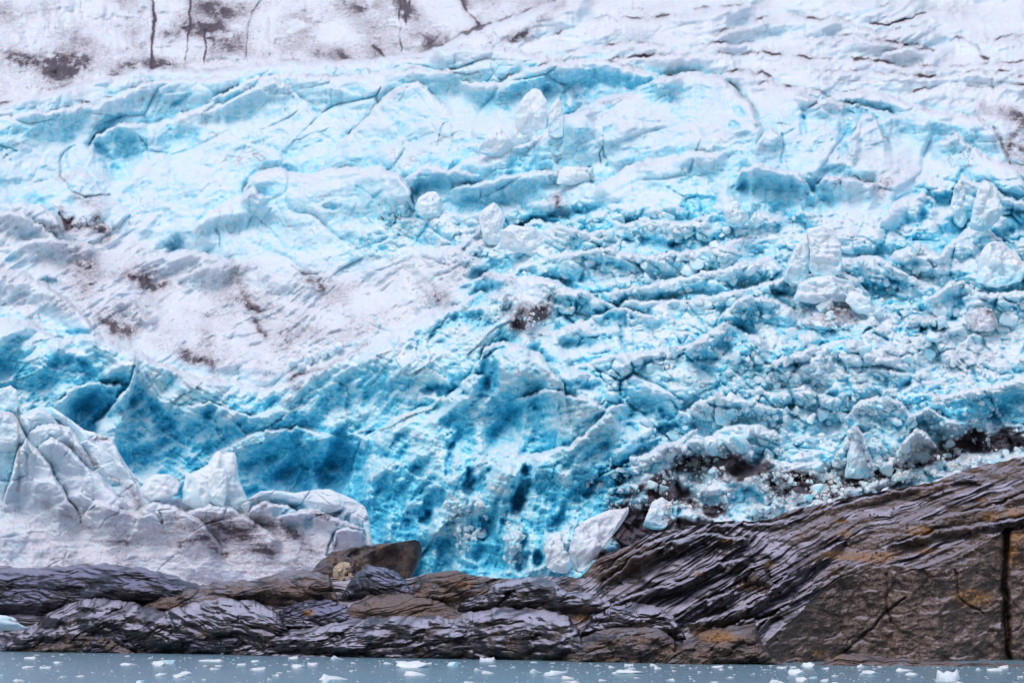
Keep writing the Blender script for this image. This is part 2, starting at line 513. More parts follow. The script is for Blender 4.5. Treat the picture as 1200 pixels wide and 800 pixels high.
g.G += m_wall * (.34 + .50 * fbm(X / 70, Y / 40, 3, 111)) + m_dirty * (.50 + .45 * fbm(X / 60, Y / 34, 3, 113)) + m_waves * (.28 + .3 * fbm(X / 90, Y / 18, 3, 115)) + m_smooth * (.13 + .22 * fbm(X / 50, Y / 28, 3, 117)) + m_right * (.05 + .25 * fbm(X / 60, Y / 30, 3, 119))

# ---- crests, from the back to the front
C = g.crest
C([(-110, 165), (0, 125), (40, 111), (84, 100), (118, 93), (148, 89), (165, 80), (189, 79), (230, 81), (250, 83), (294, 75), (324, 74), (400, 72), (434, 69), (478, 66), (501, 62), (525, 56), (569, 56), (609, 61), (650, 69), (690, 80)], 8, 70, 5, 20, seam=.5)
C([(505, 64), (535, 46), (589, 25), (620, 14), (656, -2), (700, -20)], 9, 60, 5, 8, seam=1.)
C([(1002, 24), (1030, 10), (1056, 2), (1090, -10)], 3, 30, 3, 14, .5, .2, seam=1.)
C([(834, 44), (867, 34), (901, 20), (925, 15), (945, 22), (962, 25), (979, 20), (1002, 30), (1030, 39), (1087, 34), (1104, 39)], 4.0, 30, 4, 14, 1., .15, seam=1.)
C([(640, 45), (700, 22), (760, 24), (800, 17), (844, 9), (884, 6)], 4.0, 34, 5, 16, 1, .10, seam=1.)
C([(650, 68), (700, 55), (740, 50), (790, 60), (834, 52), (884, 50), (925, 39), (955, 44), (1002, 43), (1043, 51), (1090, 56)], 3.6, 26, 4, 14, .8, .12, seam=1.)
C([(1030, 66), (1063, 55), (1094, 61), (1121, 46), (1138, 51), (1154, 66)], 4.0, 28, 4, 10, .8, .2, seam=1.)
C([(1150, 63), (1171, 47), (1200, 40), (1260, 44)], 4.0, 30, 4, 10, .8, .2, seam=1.)
C([(700, 72), (760, 66), (830, 66), (900, 64), (960, 72), (1010, 70), (1080, 80), (1200, 74), (1300, 80)], 3., 24, 4, 22, .6, .06, seam=1.)
C([(940, 88), (1000, 84), (1090, 92), (1150, 84), (1210, 92), (1300, 90)], 2.6, 22, 4, 20, .6, .06, seam=1.)
C([(1060, 112), (1110, 100), (1150, 104), (1200, 100), (1300, 108)], 2.6, 24, 4, 20, .6, .10, seam=1.)
C([(840, 92), (864, 83), (891, 87), (922, 100), (955, 108), (982, 117)], 3.6, 30, 5, 12, .8, .15, seam=1.)
C([(945, 128), (976, 111), (1009, 107), (1043, 111), (1067, 122), (1104, 131), (1144, 138), (1168, 154), (1180, 180)], 5, 50, 5, 12, .8, .12, under=.10, seam=.5)
C([(930, 112), (960, 117), (1000, 122), (1040, 131), (1060, 138)], 1.4, 16, 3, 12, 2.4, .45, 7, seam=.5)
C([(0, 137), (40, 131), (81, 127), (115, 122), (150, 110)], 3., 26, 4, 14, .6, .1, seam=.5)
C([(115, 123), (165, 100), (215, 92), (250, 95), (280, 88)], 3., 30, 4, 14, .6, .1, seam=.5)
C([(245, 118), (270, 105), (300, 91), (330, 88), (400, 90), (470, 84), (540, 80)], 3.2, 34, 4, 14, .6, .12, seam=.5)
C([(240, 131), (253, 124), (277, 115), (304, 97), (324, 95), (342, 107)], 3., 34, 4, 10, .8, .2, seam=.5)
C([(540, 96), (582, 98), (609, 84), (636, 75), (670, 70), (710, 71), (737, 79), (771, 88), (800, 92)], 7.0, 34, 5, 12, .8, .15, under=.50, seam=1.)
C([(395, 172), (407, 159), (434, 131), (454, 110), (474, 98), (489, 96), (503, 108), (530, 128)], 3.6, 60, 5, 10, .8, .28, seam=.5)
C([(104, 168), (115, 155), (145, 145), (176, 144), (216, 133), (250, 119)], 4., 44, 5, 8, 1., .3, seam=.5)
C([(655, 140), (680, 127), (697, 119), (707, 114), (731, 112), (741, 106), (764, 95), (800, 86), (817, 83), (840, 90), (867, 107), (884, 131), (894, 150)], 6.5, 85, 7, 8, 1.6, .35, seam=.5)
C([(880, 100), (905, 98), (935, 104), (960, 118)], 3.0, 50, 5, 10, .4, .1, seam=1.)
C([(525, 203), (552, 184), (589, 178), (616, 165), (633, 158), (666, 134), (700, 128)], 5., 60, 5, 8, 1.6, .32, under=.22, seam=.5)
C([(474, 208), (501, 192), (531, 199), (560, 205)], 4.2, 30, 4, 8, 1.4, .3, under=.40, seam=.5)
C([(525, 222), (562, 214), (602, 203), (640, 200), (655, 205)], 4.2, 36, 4, 10, 1.4, .35, under=.30, seam=.5)
C([(650, 216), (652, 197), (694, 196), (698, 216)], 2.4, 22, 4, 4, 1., .3, seam=.5)
C([(694, 222), (724, 203), (758, 188), (800, 179), (850, 178)], 4.4, 46, 6, 10, 1.5, .22, seam=.5)
C([(282, 230), (290, 216), (300, 204), (324, 194), (339, 201), (358, 205), (400, 197), (444, 195), (467, 206), (481, 223), (488, 250)], 7.0, 92, 7, 6, 1.6, .25, seam=.5)
C([(226, 268), (243, 250), (277, 229), (294, 222), (315, 230)], 4., 50, 5, 6, 1., .2)
C([(0, 240), (20, 238), (47, 240), (62, 251), (80, 270)], 5, 40, 5, 12, 1., .15)
C([(-60, 262), (0, 249), (27, 248), (50, 266), (80, 290)], 3, 30, 5, 12, .8, .12)
C([(1092, 177), (1104, 165), (1119, 156), (1138, 172), (1158, 186), (1180, 192), (1230, 200)], 5, 60, 5, 8, .8, .12, seam=.5)
C([(985, 170), (999, 159), (1009, 133), (1023, 135), (1036, 160), (1045, 172)], 3.4, 50, 4, 5, 1., .35, seam=.5)
C([(884, 173), (895, 155), (905, 151), (915, 160), (918, 175)], 3.0, 55, 4, 4, .8, .25, seam=.5)
C([(862, 215), (870, 198), (890, 192), (915, 199), (935, 202), (948, 219), (962, 238)], 4.6, 30, 4, 8, .8, .1, seam=.5)
C([(955, 214), (965, 205), (985, 206), (1008, 212), (1030, 216)], 4.0, 34, 4, 6, 1.8, .4, seam=.5)
C([(1028, 262), (1048, 238), (1070, 228), (1084, 226), (1100, 240)], 3.6, 40, 4, 6, .8, .2)
C([(150, 308), (169, 303), (189, 296), (219, 293), (250, 298), (272, 309)], 4, 46, 5, 10, .8, .1)
C([(200, 330), (235, 312), (280, 305), (330, 322), (380, 335)], 3, 30, 5, 14, .6, .08)
C([(0, 291), (34, 280), (68, 279), (118, 291)], 3.4, 30, 5, 12, .8, .08)
C([(-80, 322), (0, 317), (27, 317), (61, 337), (94, 367), (118, 392)], 4.5, 42, 6, 8, .8, .1)
C([(130, 352), (150, 349), (166, 362), (185, 375)], 3, 24, 4, 6, .8, .15)
C(CLIFF_TOP, 6.5, 95, 6, 20, .6, .0)
C([(549, 330), (575, 318), (605, 322), (640, 325), (680, 340), (730, 362), (770, 372)], 3.5, 26, 4, 12, 2.4, .45)
C([(640, 390), (690, 372), (740, 352), (800, 350), (860, 340), (930, 322)], 3.2, 34, 5, 16, 1.6, .40)
C([(700, 345), (760, 332), (830, 318), (900, 300)], 3.0, 28, 5, 16, 1.6, .35)
C([(640, 300), (700, 290), (760, 300), (820, 292), (880, 275)], 3.0, 26, 5, 16, 1.4, .35)
C([(720, 262), (760, 256), (800, 260), (840, 250)], 3.0, 26, 4, 12, 1.8, .4)
C([(602, 273), (625, 258), (655, 262), (690, 272), (720, 268)], 3.6, 30, 5, 8, 2.6, .55)
C([(665, 430), (720, 415), (780, 408), (840, 395)], 2.6, 26, 4, 14, 1.2, .35)
C([(560, 425), (566, 408), (589, 399), (609, 404), (632, 414), (655, 440), (664, 470)], 6.0, 70, 6, 5, 2.0, .3)
C([(600, 470), (640, 455), (700, 470), (730, 500)], 3.4, 40, 5, 12, 1., .2)
C([(520, 468), (545, 446), (556, 436), (570, 440)], 4, 40, 4, 5, 1.4, .2)
C([(620, 535), (660, 522), (690, 506), (712, 480), (735, 474)], 4, 50, 6, 8, 1.8, .35)
C([(700, 560), (740, 540), (790, 515), (820, 500)], 3, 22, 3, 10, 1.6, .3)
C([(840, 375), (862, 352), (880, 345), (912, 352), (935, 368)], 4.5, 46, 5, 7, 1.4, .3, under=.34)
C([(800, 410), (830, 388), (850, 378), (880, 392), (900, 402)], 4.5, 40, 5, 7, 1.4, .3, under=.34)
C([(930, 330), (965, 316), (1000, 322), (1020, 345)], 3.5, 40, 5, 6, 1.0, .2)
C([(895, 428), (935, 412), (985, 398), (1010, 402)], 3., 26, 4, 10, 1.6, .4)
C([(1112, 243), (1120, 216), (1127, 207), (1140, 214), (1164, 216), (1175, 232), (1215, 238)], 4.5, 44, 5, 6, 1.6, .4, seam=.5)
C([(1040, 300), (1075, 284), (1100, 300), (1130, 268), (1150, 262), (1185, 290)], 4.0, 36, 5, 8, 1.8, .4)
C([(1000, 300), (1030, 300), (1060, 318), (1082, 330)], 3.6, 30, 5, 8, 1.6, .4)
C([(1085, 352), (1110, 330), (1130, 328), (1150, 345), (1215, 340)], 3.6, 34, 5, 8, 1.6, .35)
C([(800, 480), (840, 462), (880, 470), (930, 480)], 2.4, 24, 4, 12, .9, .22)
C([(820, 520), (850, 498), (890, 496), (920, 512)], 3.2, 34, 4, 8, 1.2, .25)
C([(985, 495), (1008, 470), (1032, 463), (1058, 474), (1075, 490)], 3.8, 40, 5, 8, 1.2, .2)
C([(1060, 490), (1085, 478), (1110, 488), (1130, 500)], 3.0, 24, 4, 6, .8, .2)
C([(1085, 462), (1110, 462), (1150, 455), (1185, 446), (1215, 440)], 4.0, 40, 4, 10, .5, .1, under=.42)
C([(975, 545), (1000, 498), (1012, 510), (1024, 545)], 3.4, 40, 4, 4, 1., .2)
C([(1050, 530), (1075, 500), (1092, 512), (1106, 532)], 3.6, 36, 4, 4, 1., .2)
C([(60, 480), (90, 452), (112, 448), (150, 452)], 3, 40, 4, 8, .8, .2)
C([(109, 500), (130, 476), (152, 450), (162, 416)], 5., 80, 5, 3, 2.0, .35)
C([(215, 478), (245, 470), (290, 486), (330, 480)], 2.6, 30, 4, 12, .8, .15)
C([(250, 530), (300, 505), (350, 500), (395, 512)], 3., 40, 5, 12, .8, .1)

# ---- hollows, caves and deep blue places: x, y, rx, ry, rot, metres deep, blue, dirt
for a in [
    (140, 180, 33, 25, 20, 5.0, .20, -.3), (128, 190, 9, 24, -35, 1.5, .30, 0), (152, 170, 18, 24, 0, .5, .18, 0),
    (205, 165, 26, 15, -15, 1.2, .16, -.1), (185, 148, 24, 8, -15, 1.2, .15, 0), (45, 150, 60, 20, 0, .6, .12, -.2),
    (643, 114, 14, 11, 70, 3.5, .50, 0), (660, 118, 5, 14, 10, 3.0, .5, 0), (690, 112, 20, 5, -5, 1.2, .3, 0), (610, 92, 22, 10, -20, 1.0, .22, 0), (715, 96, 46, 9, 0, .8, .24, 0),
    (614, 186, 24, 13, -20, 2.2, .32, 0), (716, 152, 8, 8, 0, 1.2, .3, 0), (705, 126, 16, 8, -10, .8, .16, 0),
    (505, 218, 24, 8, -5, 2., .3, 0), (545, 240, 26, 10, -5, 2.2, .30, 0), (648, 257, 42, 10, -18, 4.0, .62, 0), (695, 262, 20, 7, 0, 1.5, .3, 0),
    (490, 236, 4, 16, -8, 2, .4, 0), (440, 232, 5, 10, 40, .8, .3, 0), (388, 242, 9, 4, 0, 1.2, .5, 0),
    (866, 131, 5, 10, -40, 1.2, .4, 0), (861, 147, 6, 5, 0, 1.6, .5, 0), (862, 190, 14, 26, 30, 1.0, .20, 0), (870, 235, 14, 26, 10, 2.0, .25, 0), (858, 224, 8, 8, 0, 1.6, .3, 0),
    (941, 145, 4, 12, 0, 1.6, .4, 0), (990, 165, 8, 30, 5, 1.6, .28, 0), (1000, 128, 12, 8, 20, 1.6, .35, 0), (1030, 128, 22, 7, 10, 1.5, .22, 0),
    (915, 228, 50, 24, 8, 4.5, .30, -.3), (930, 245, 30, 9, 5, 1.0, .25, 0), (982, 200, 20, 6, 0, .8, .14, 0), (952, 224, 10, 24, -25, 1.4, .18, 0),
    (818, 240, 22, 12, 0, 1.8, .32, 0), (842, 262, 14, 18, 0, 1.4, .2, 0), (800, 222, 20, 10, 0, .8, .18, 0),
    (1110, 234, 18, 10, -20, 3.5, .55, 0), (1084, 246, 6, 18, 15, 2.4, .5, 0), (1192, 258, 20, 14, 0, 4, .6, 0), (1176, 292, 14, 9, 20, 4, .68, 0), (1120, 266, 14, 12, -20, 2.5, .45, 0), (1102, 282, 26, 12, 10, 2, .34, 0),
    (1050, 335, 20, 7, 5, 3, .6, 0), (1030, 347, 30, 12, 25, 2.5, .42, 0), (1122, 357, 7, 18, 10, 2.2, .42, 0), (1070, 386, 16, 6, 0, 2.2, .42, 0), (1100, 385, 12, 5, 0, 1.6, .3, 0),
    (915, 341, 14, 7, -25, 2.6, .5, 0), (868, 395, 14, 10, 50, 2, .4, 0), (935, 388, 22, 10, -10, 2, .35, 0), (918, 430, 24, 5, -8, 2, .5, 0), (812, 415, 12, 10, 0, 2, .4, 0), (852, 432, 36, 9, -12, 1.5, .3, 0), (978, 405, 20, 8, -5, 1.6, .3, 0),
    (975, 462, 6, 5, 0, 1.5, .5, 0), (995, 466, 6, 3, 0, 1, .4, 0), (1085, 465, 22, 7, -5, -.8, .12, -.3), (1160, 478, 40, 14, -8, 1.6, .30, -.2), (1185, 490, 20, 12, 0, 1.5, .2, 0),
    (566, 340, 22, 16, 35, 3.6, .55, .1), (556, 352, 6, 14, 0, 2, .4, 0), (616, 322, 16, 6, -20, 2.5, .5, 0), (668, 355, 26, 7, 12, 2, .4, 0), (720, 369, 24, 6, 3, 2.4, .5, 0), (660, 330, 18, 6, 15, 2, .4, 0), (765, 285, 26, 6, 3, 2.4, .5, 0), (795, 288, 8, 16, 20, 2.4, .4, 0), (700, 305, 22, 5, 8, 1.6, .35, 0), (730, 312, 20, 5, 8, 1.4, .3, 0),
    (530, 380, 26, 8, -15, 2.0, .35, .1), (545, 372, 30, 10, 20, 2.4, .35, .1), (505, 400, 30, 12, 10, 1.4, .2, 0), (695, 400, 30, 7, -10, 2, .4, 0),
    (573, 432, 14, 32, 28, 4.2, .42, 0), (525, 459, 26, 8, 8, 4.2, .50, 0), (468, 452, 20, 8, -10, 1.6, .2, 0), (612, 495, 30, 34, 25, 3.6, .38, 0), (600, 470, 18, 12, 20, 1, .2, 0),
    (398, 540, 22, 34, 18, 5., .36, 0), (360, 560, 50, 18, 0, 3.5, .25, 0), (420, 560, 8, 30, 5, 1.5, .1, 0), (350, 515, 40, 20, -10, 1.4, .15, 0), (410, 500, 16, 18, 10, 1., .15, 0),
    (470, 575, 20, 40, 20, 1.6, .20, 0), (504, 585, 14, 22, 35, 4, .4, 0), (551, 565, 7, 22, 8, 5, .65, .2), (527, 540, 5, 20, 8, 3, .5, .1), (500, 608, 8, 10, 0, 4, .6, 0), (525, 640, 14, 26, 5, 3, .35, 0), (575, 622, 20, 20, 0, 2.5, .35, 0), (612, 575, 8, 28, 15, 5, .6, .2), (600, 600, 10, 24, 15, 3, .3, 0), (578, 655, 22, 16, 0, 2, .3, 0), (610, 660, 9, 12, 0, 5, .65, .2), (630, 655, 7, 9, 0, 4, .6, .1), (475, 640, 30, 30, 0, 1.5, .22, 0), (446, 600, 12, 40, 0, 1.0, .12, 0), (540, 500, 20, 14, 30, 2, .3, 0), (470, 520, 12, 24, 45, 2, .25, 0),
    (640, 575, 20, 26, 0, 2.4, .3, 0), (715, 560, 30, 12, -18, 4, .48, .1), (690, 575, 24, 10, -15, 2.5, .35, 0), (655, 612, 10, 18, 20, 4, .45, 0), (765, 480, 26, 10, 20, 2, .3, 0), (740, 500, 14, 12, 0, 1.2, .2, 0), (775, 505, 22, 5, -25, 2.4, .5, 0), (757, 525, 26, 5, -25, 2., .45, 0), (745, 488, 18, 4, -15, 2., .45, 0), (782, 488, 16, 4, 40, 2., .45, 0),
    (111, 478, 34, 22, -25, 5.0, .40, 0), (95, 468, 14, 20, 40, 1.5, .2, 0), (143, 452, 10, 14, 0, 3.0, .4, 0), (60, 418, 8, 20, -35, 1.4, .3, 0), (103, 432, 6, 20, -35, 2, .4, 0), (40, 440, 30, 12, 20, .5, .15, 0), (96, 389, 14, 4, 0, 1.8, .6, 0), (60, 331, 10, 6, 0, 2.0, .55, .2), (244, 483, 9, 6, -40, 2.4, .6, 0), (295, 470, 40, 8, 5, 1.2, .2, 0), (200, 500, 10, 44, -52, 1.6, .30, 0), (175, 470, 6, 34, -45, 1.3, .28, 0), (10, 440, 20, 30, 0, 1, .2, 0), (208, 288, 10, 9, 0, 3.4, .5, 0), (194, 286, 20, 13, 0, 1.0, .12, .1), (213, 117, 12, 4, -30, 1.4, .42, 0), (125, 144, 20, 6, -30, 1.4, .3, 0), (175, 332, 16, 8, 0, 1.2, .15, 0), (10, 300, 12, 8, 0, 1, .2, 0),
    (270, 520, 130, 46, 8, .0, .22, 0), (60, 440, 70, 34, 15, 0, .14, 0), (190, 540, 60, 34, 0, 0, .16, 0), (470, 600, 70, 60, 0, 0, .10, 0),
    # dark, silty places along the foot
    (815, 549, 22, 20, 10, 5, .75, 1.1), (790, 575, 22, 22, 10, 3, .2, 1.3), (862, 545, 26, 14, 25, 2.5, .1, 1.9), (820, 585, 26, 14, 0, 3, .5, .6), (870, 586, 26, 20, 0, 2.5, .45, 0), (900, 548, 12, 20, 0, 2.5, .35, .9), (950, 571, 40, 13, 8, 1.5, .05, 1.6), (925, 562, 20, 14, 0, 1, 0, 1.2), (1030, 556, 50, 7, -14, 1.8, .1, 1.9), (1060, 548, 26, 8, -16, 1, 0, 1.6), (1040, 572, 34, 8, -14, 2, .3, 1.3), (985, 552, 24, 8, -5, 3, .5, .8), (1150, 520, 60, 13, -2, 3.5, .45, 1.5), (1240, 515, 60, 16, 0, 3.5, .45, 1.5), (1150, 502, 70, 5, -3, .8, .3, .8), (740, 620, 30, 34, 55, 3.0, .2, 2.2), (775, 600, 18, 22, 20, 2.5, .5, .6), (765, 582, 10, 20, 0, 2.5, .2, 1.5), (700, 650, 16, 10, 0, 1.5, .1, 1.4), (836, 600, 18, 8, 0, 3, .2, 1.6), (910, 575, 14, 14, 0, 2, .3, .9), (800, 615, 40, 8, 0, 2, .1, 1.6), (1116, 532, 14, 8, 0, 1, 0, .9),
]:
    g.blob(a[0], a[1], a[2], a[3], a[4], a[5], a[6], a[7])
# ---- proud, crusted places
for a in [
    (618, 345, 26, 32, 25, -4.0, -.45, .1), (645, 350, 14, 14, 0, -2.5, -.3, .1), (616, 372, 22, 16, -20, -1.5, -.1, 1.0), (640, 365, 16, 10, -30, -.5, 0, .8), (607, 385, 10, 10, 0, 0, 0, .6),
    (522, 355, 16, 14, 30, -1, -.1, .2), (580, 345, 14, 7, -10, -1.5, -.2, .3),
    (660, 560, 10, 10, 0, -1.6, -.3, 0), (600, 540, 22, 18, 20, -2.2, -.38, 0), (586, 560, 16, 26, 20, -2.2, -.35, 0), (545, 600, 26, 20, -10, -2.4, -.45, 0), (534, 630, 12, 24, 8, -2.6, -.55, 0), (598, 630, 17, 32, -5, -2.6, -.55, 0), (515, 620, 14, 10, 0, -1.6, -.3, 0), (650, 640, 14, 26, 0, -2.6, -.55, 0), (560, 545, 9, 30, 5, -2.5, -.45, .1), (488, 590, 30, 7, -50, -1.6, -.32, 0), (462, 600, 10, 14, 0, -1., -.25, 0), (455, 625, 6, 14, 0, -1, -.2, 0), (480, 505, 18, 8, 20, -1., -.3, 0), (420, 520, 10, 12, 0, -1.2, -.28, 0), (500, 530, 26, 16, 30, -1, -.25, 0), (440, 550, 16, 12, 0, -.8, -.2, 0), (400, 490, 30, 7, -10, -1, -.2, 0), (360, 440, 40, 8, -25, -.6, -.15, .2),
    (640, 440, 24, 16, 20, -1, -.2, 0), (660, 495, 40, 10, -22, -1, -.28, 0), (690, 490, 26, 30, 20, -1.0, -.30, 0), (690, 545, 40, 8, -22, -1, -.2, 0), (760, 540, 44, 7, -28, -2.4, -.4, .1), (790, 530, 18, 14, 0, -2, -.3, .2), (640, 600, 16, 12, 0, -1, -.1, 0), (745, 570, 20, 20, 0, -1.4, -.3, .4), (835, 575, 22, 8, -5, -2.2, -.5, 0), (940, 553, 26, 9, 0, -2, -.4, .1), (1130, 548, 26, 9, -25, -1.5, -.2, .2), (985, 583, 26, 9, -20, -2, -.4, 0), (890, 597, 22, 8, -10, -2, -.35, 0), (1090, 525, 30, 14, 20, -2., -.3, .1), (870, 520, 30, 22, 0, -2., -.1, 0), (720, 612, 6, 6, 0, -1, -.2, 0),
    (470, 340, 100, 22, -30, 0, -.25, -.25), (500, 330, 50, 30, -30, 0, -.2, -.2), (1000, 430, 90, 20, -5, -.5, -.16, .15), (1100, 410, 70, 24, 0, -.4, -.12, .15), (980, 370, 36, 12, -10, -1.2, -.25, .85), (1090, 372, 22, 10, 0, -.6, 0, .6), (1140, 425, 50, 20, -20, 0, -.05, .35), (1010, 180, 40, 40, 0, 0, -.08, .25), (1060, 200, 40, 40, 0, 0, -.1, .25), (835, 165, 40, 26, 0, 0, -.12, .1), (760, 150, 40, 20, 0, 0, -.06, .15),
]:
    g.blob(a[0], a[1], a[2], a[3], a[4], a[5], a[6], a[7])
# flutes of the blue fan
fan = reg([(866, 256), (864, 225), (872, 205), (895, 198), (935, 204), (958, 230), (964, 262), (900, 262)], 8)
fx = (X - 915) * (1 + .0 * Y) - .18 * (Y - 200) * np.sign(X - 900)
g.D -= fan * 1.6 * (1 - 2 * np.abs(n2(fx / 17, Y / 200, 801))) - fan * .3 * fbm(X / 30, Y / 4, 2, 803)
g.B += fan * (.10 - .12 * (1 - 2 * np.abs(n2(fx / 17, Y / 200, 801))) + .10 * fbm(X / 30, Y / 4, 2, 803))
vein = np.exp(-(n2(X / 34 + .8 * n2(X / 15, Y / 15, 821), Y / 24 + .8 * n2(X / 15, Y / 15, 822), 823) / .035) ** 2) * sst(.0, .5, fbm(X / 60, Y / 40, 2, 824))
vein2 = np.exp(-(n2(X / 20 + .8 * n2(X / 9, Y / 9, 831), Y / 34 + .8 * n2(X / 9, Y / 9, 832), 833) / .04) ** 2) * sst(.05, .5, fbm(X / 50, Y / 50, 2, 834))
mz = m_smooth + .7 * m_waves + .6 * m_dirty
g.G += .75 * vein * mz; g.D += .30 * vein * mz
g.B += .22 * vein2 * (m_smooth + .4 * m_dirty); g.D += .35 * vein2 * m_smooth
g.G += m_wall * .22 * np.exp(-(n2(X / 50 + n2(X / 20, Y / 20, 841), Y / 22 + n2(X / 20, Y / 20, 842), 843) / .06) ** 2) * sst(-.1, .4, fbm(X / 70, Y / 30, 2, 844))
g.G += m_wall * .5 * sst(.2, 1.2, ridged(X / 30, Y / 12, 5, 846, .6)) * sst(-.2, .4, n2(X / 60, Y / 50, 847)); g.D += m_wall * .5 * ridged(X / 30, Y / 12, 5, 846, .6)
crb_src = m_cliff * (.6 + fbm(X / 16, Y / 12, 4, 857))
crb = m_cliff * sst(.42, .22, g.B) * sst(420, 520, Y)
for sz, am, s_ in ((13, .9, 851), (7, .5, 853)):
    b, e, r = blocks(X, Y, sz, s_, .7, .22, 1.2)
    g.D -= am * b * crb; g.B += .12 * np.exp(-(e / .15) ** 2) * crb
# fine melt lines lying level on the clean faces
ml = fbm(X / 60, Y / 3.2, 3, 810)
g.D += .07 * ml * (m_smooth + .6 * m_waves); g.B += .05 * ml * (m_smooth + .4 * m_waves)
# long fine streaks: the dirty slope and the striped blue face
stk = flow(X, Y, 38, 60, 4.5, 815)
zone = sst(0, 120, X - 380 + (Y - 300) * .4) * m_dirty
g.D -= .22 * stk * zone; g.G += .10 * stk * zone
stf = flow(X, Y, -40, 60, 6, 818)
zf = reg([(165, 418), (280, 460), (300, 560), (240, 590), (130, 500)], 16)
g.D -= .5 * stf * zf; g.B -= .10 * stf * zf

# the buttress right of the deep hollow, and the folds that sweep down to the left
g.lobe([(420, 690), (411, 610), (412, 548), (424, 515), (455, 492), (500, 473), (545, 452), (556, 425), (590, 408), (700, 440), (790, 520), (800, 690)], 4.5, 26)
zA = m_cliff * sst(700, 560, X) * sst(600, 530, Y)
fA = flow(X, Y, 36, 150, 30, 860, 4); g.D -= 1.5 * fA * zA; g.B -= .09 * fA * zA
zB = m_cliff * sst(420, 460, X) * sst(500, 560, Y)
fB = flow(X, Y, 72, 110, 22, 866, 4); g.D -= 1.2 * fB * zB; g.B -= .09 * fB * zB
zC = m_cliff * sst(560, 640, X) * sst(580, 520, Y)
fC = flow(X, Y, 20, 130, 22, 872, 4); g.D -= 1.3 * fC * zC; g.B -= .09 * fC * zC
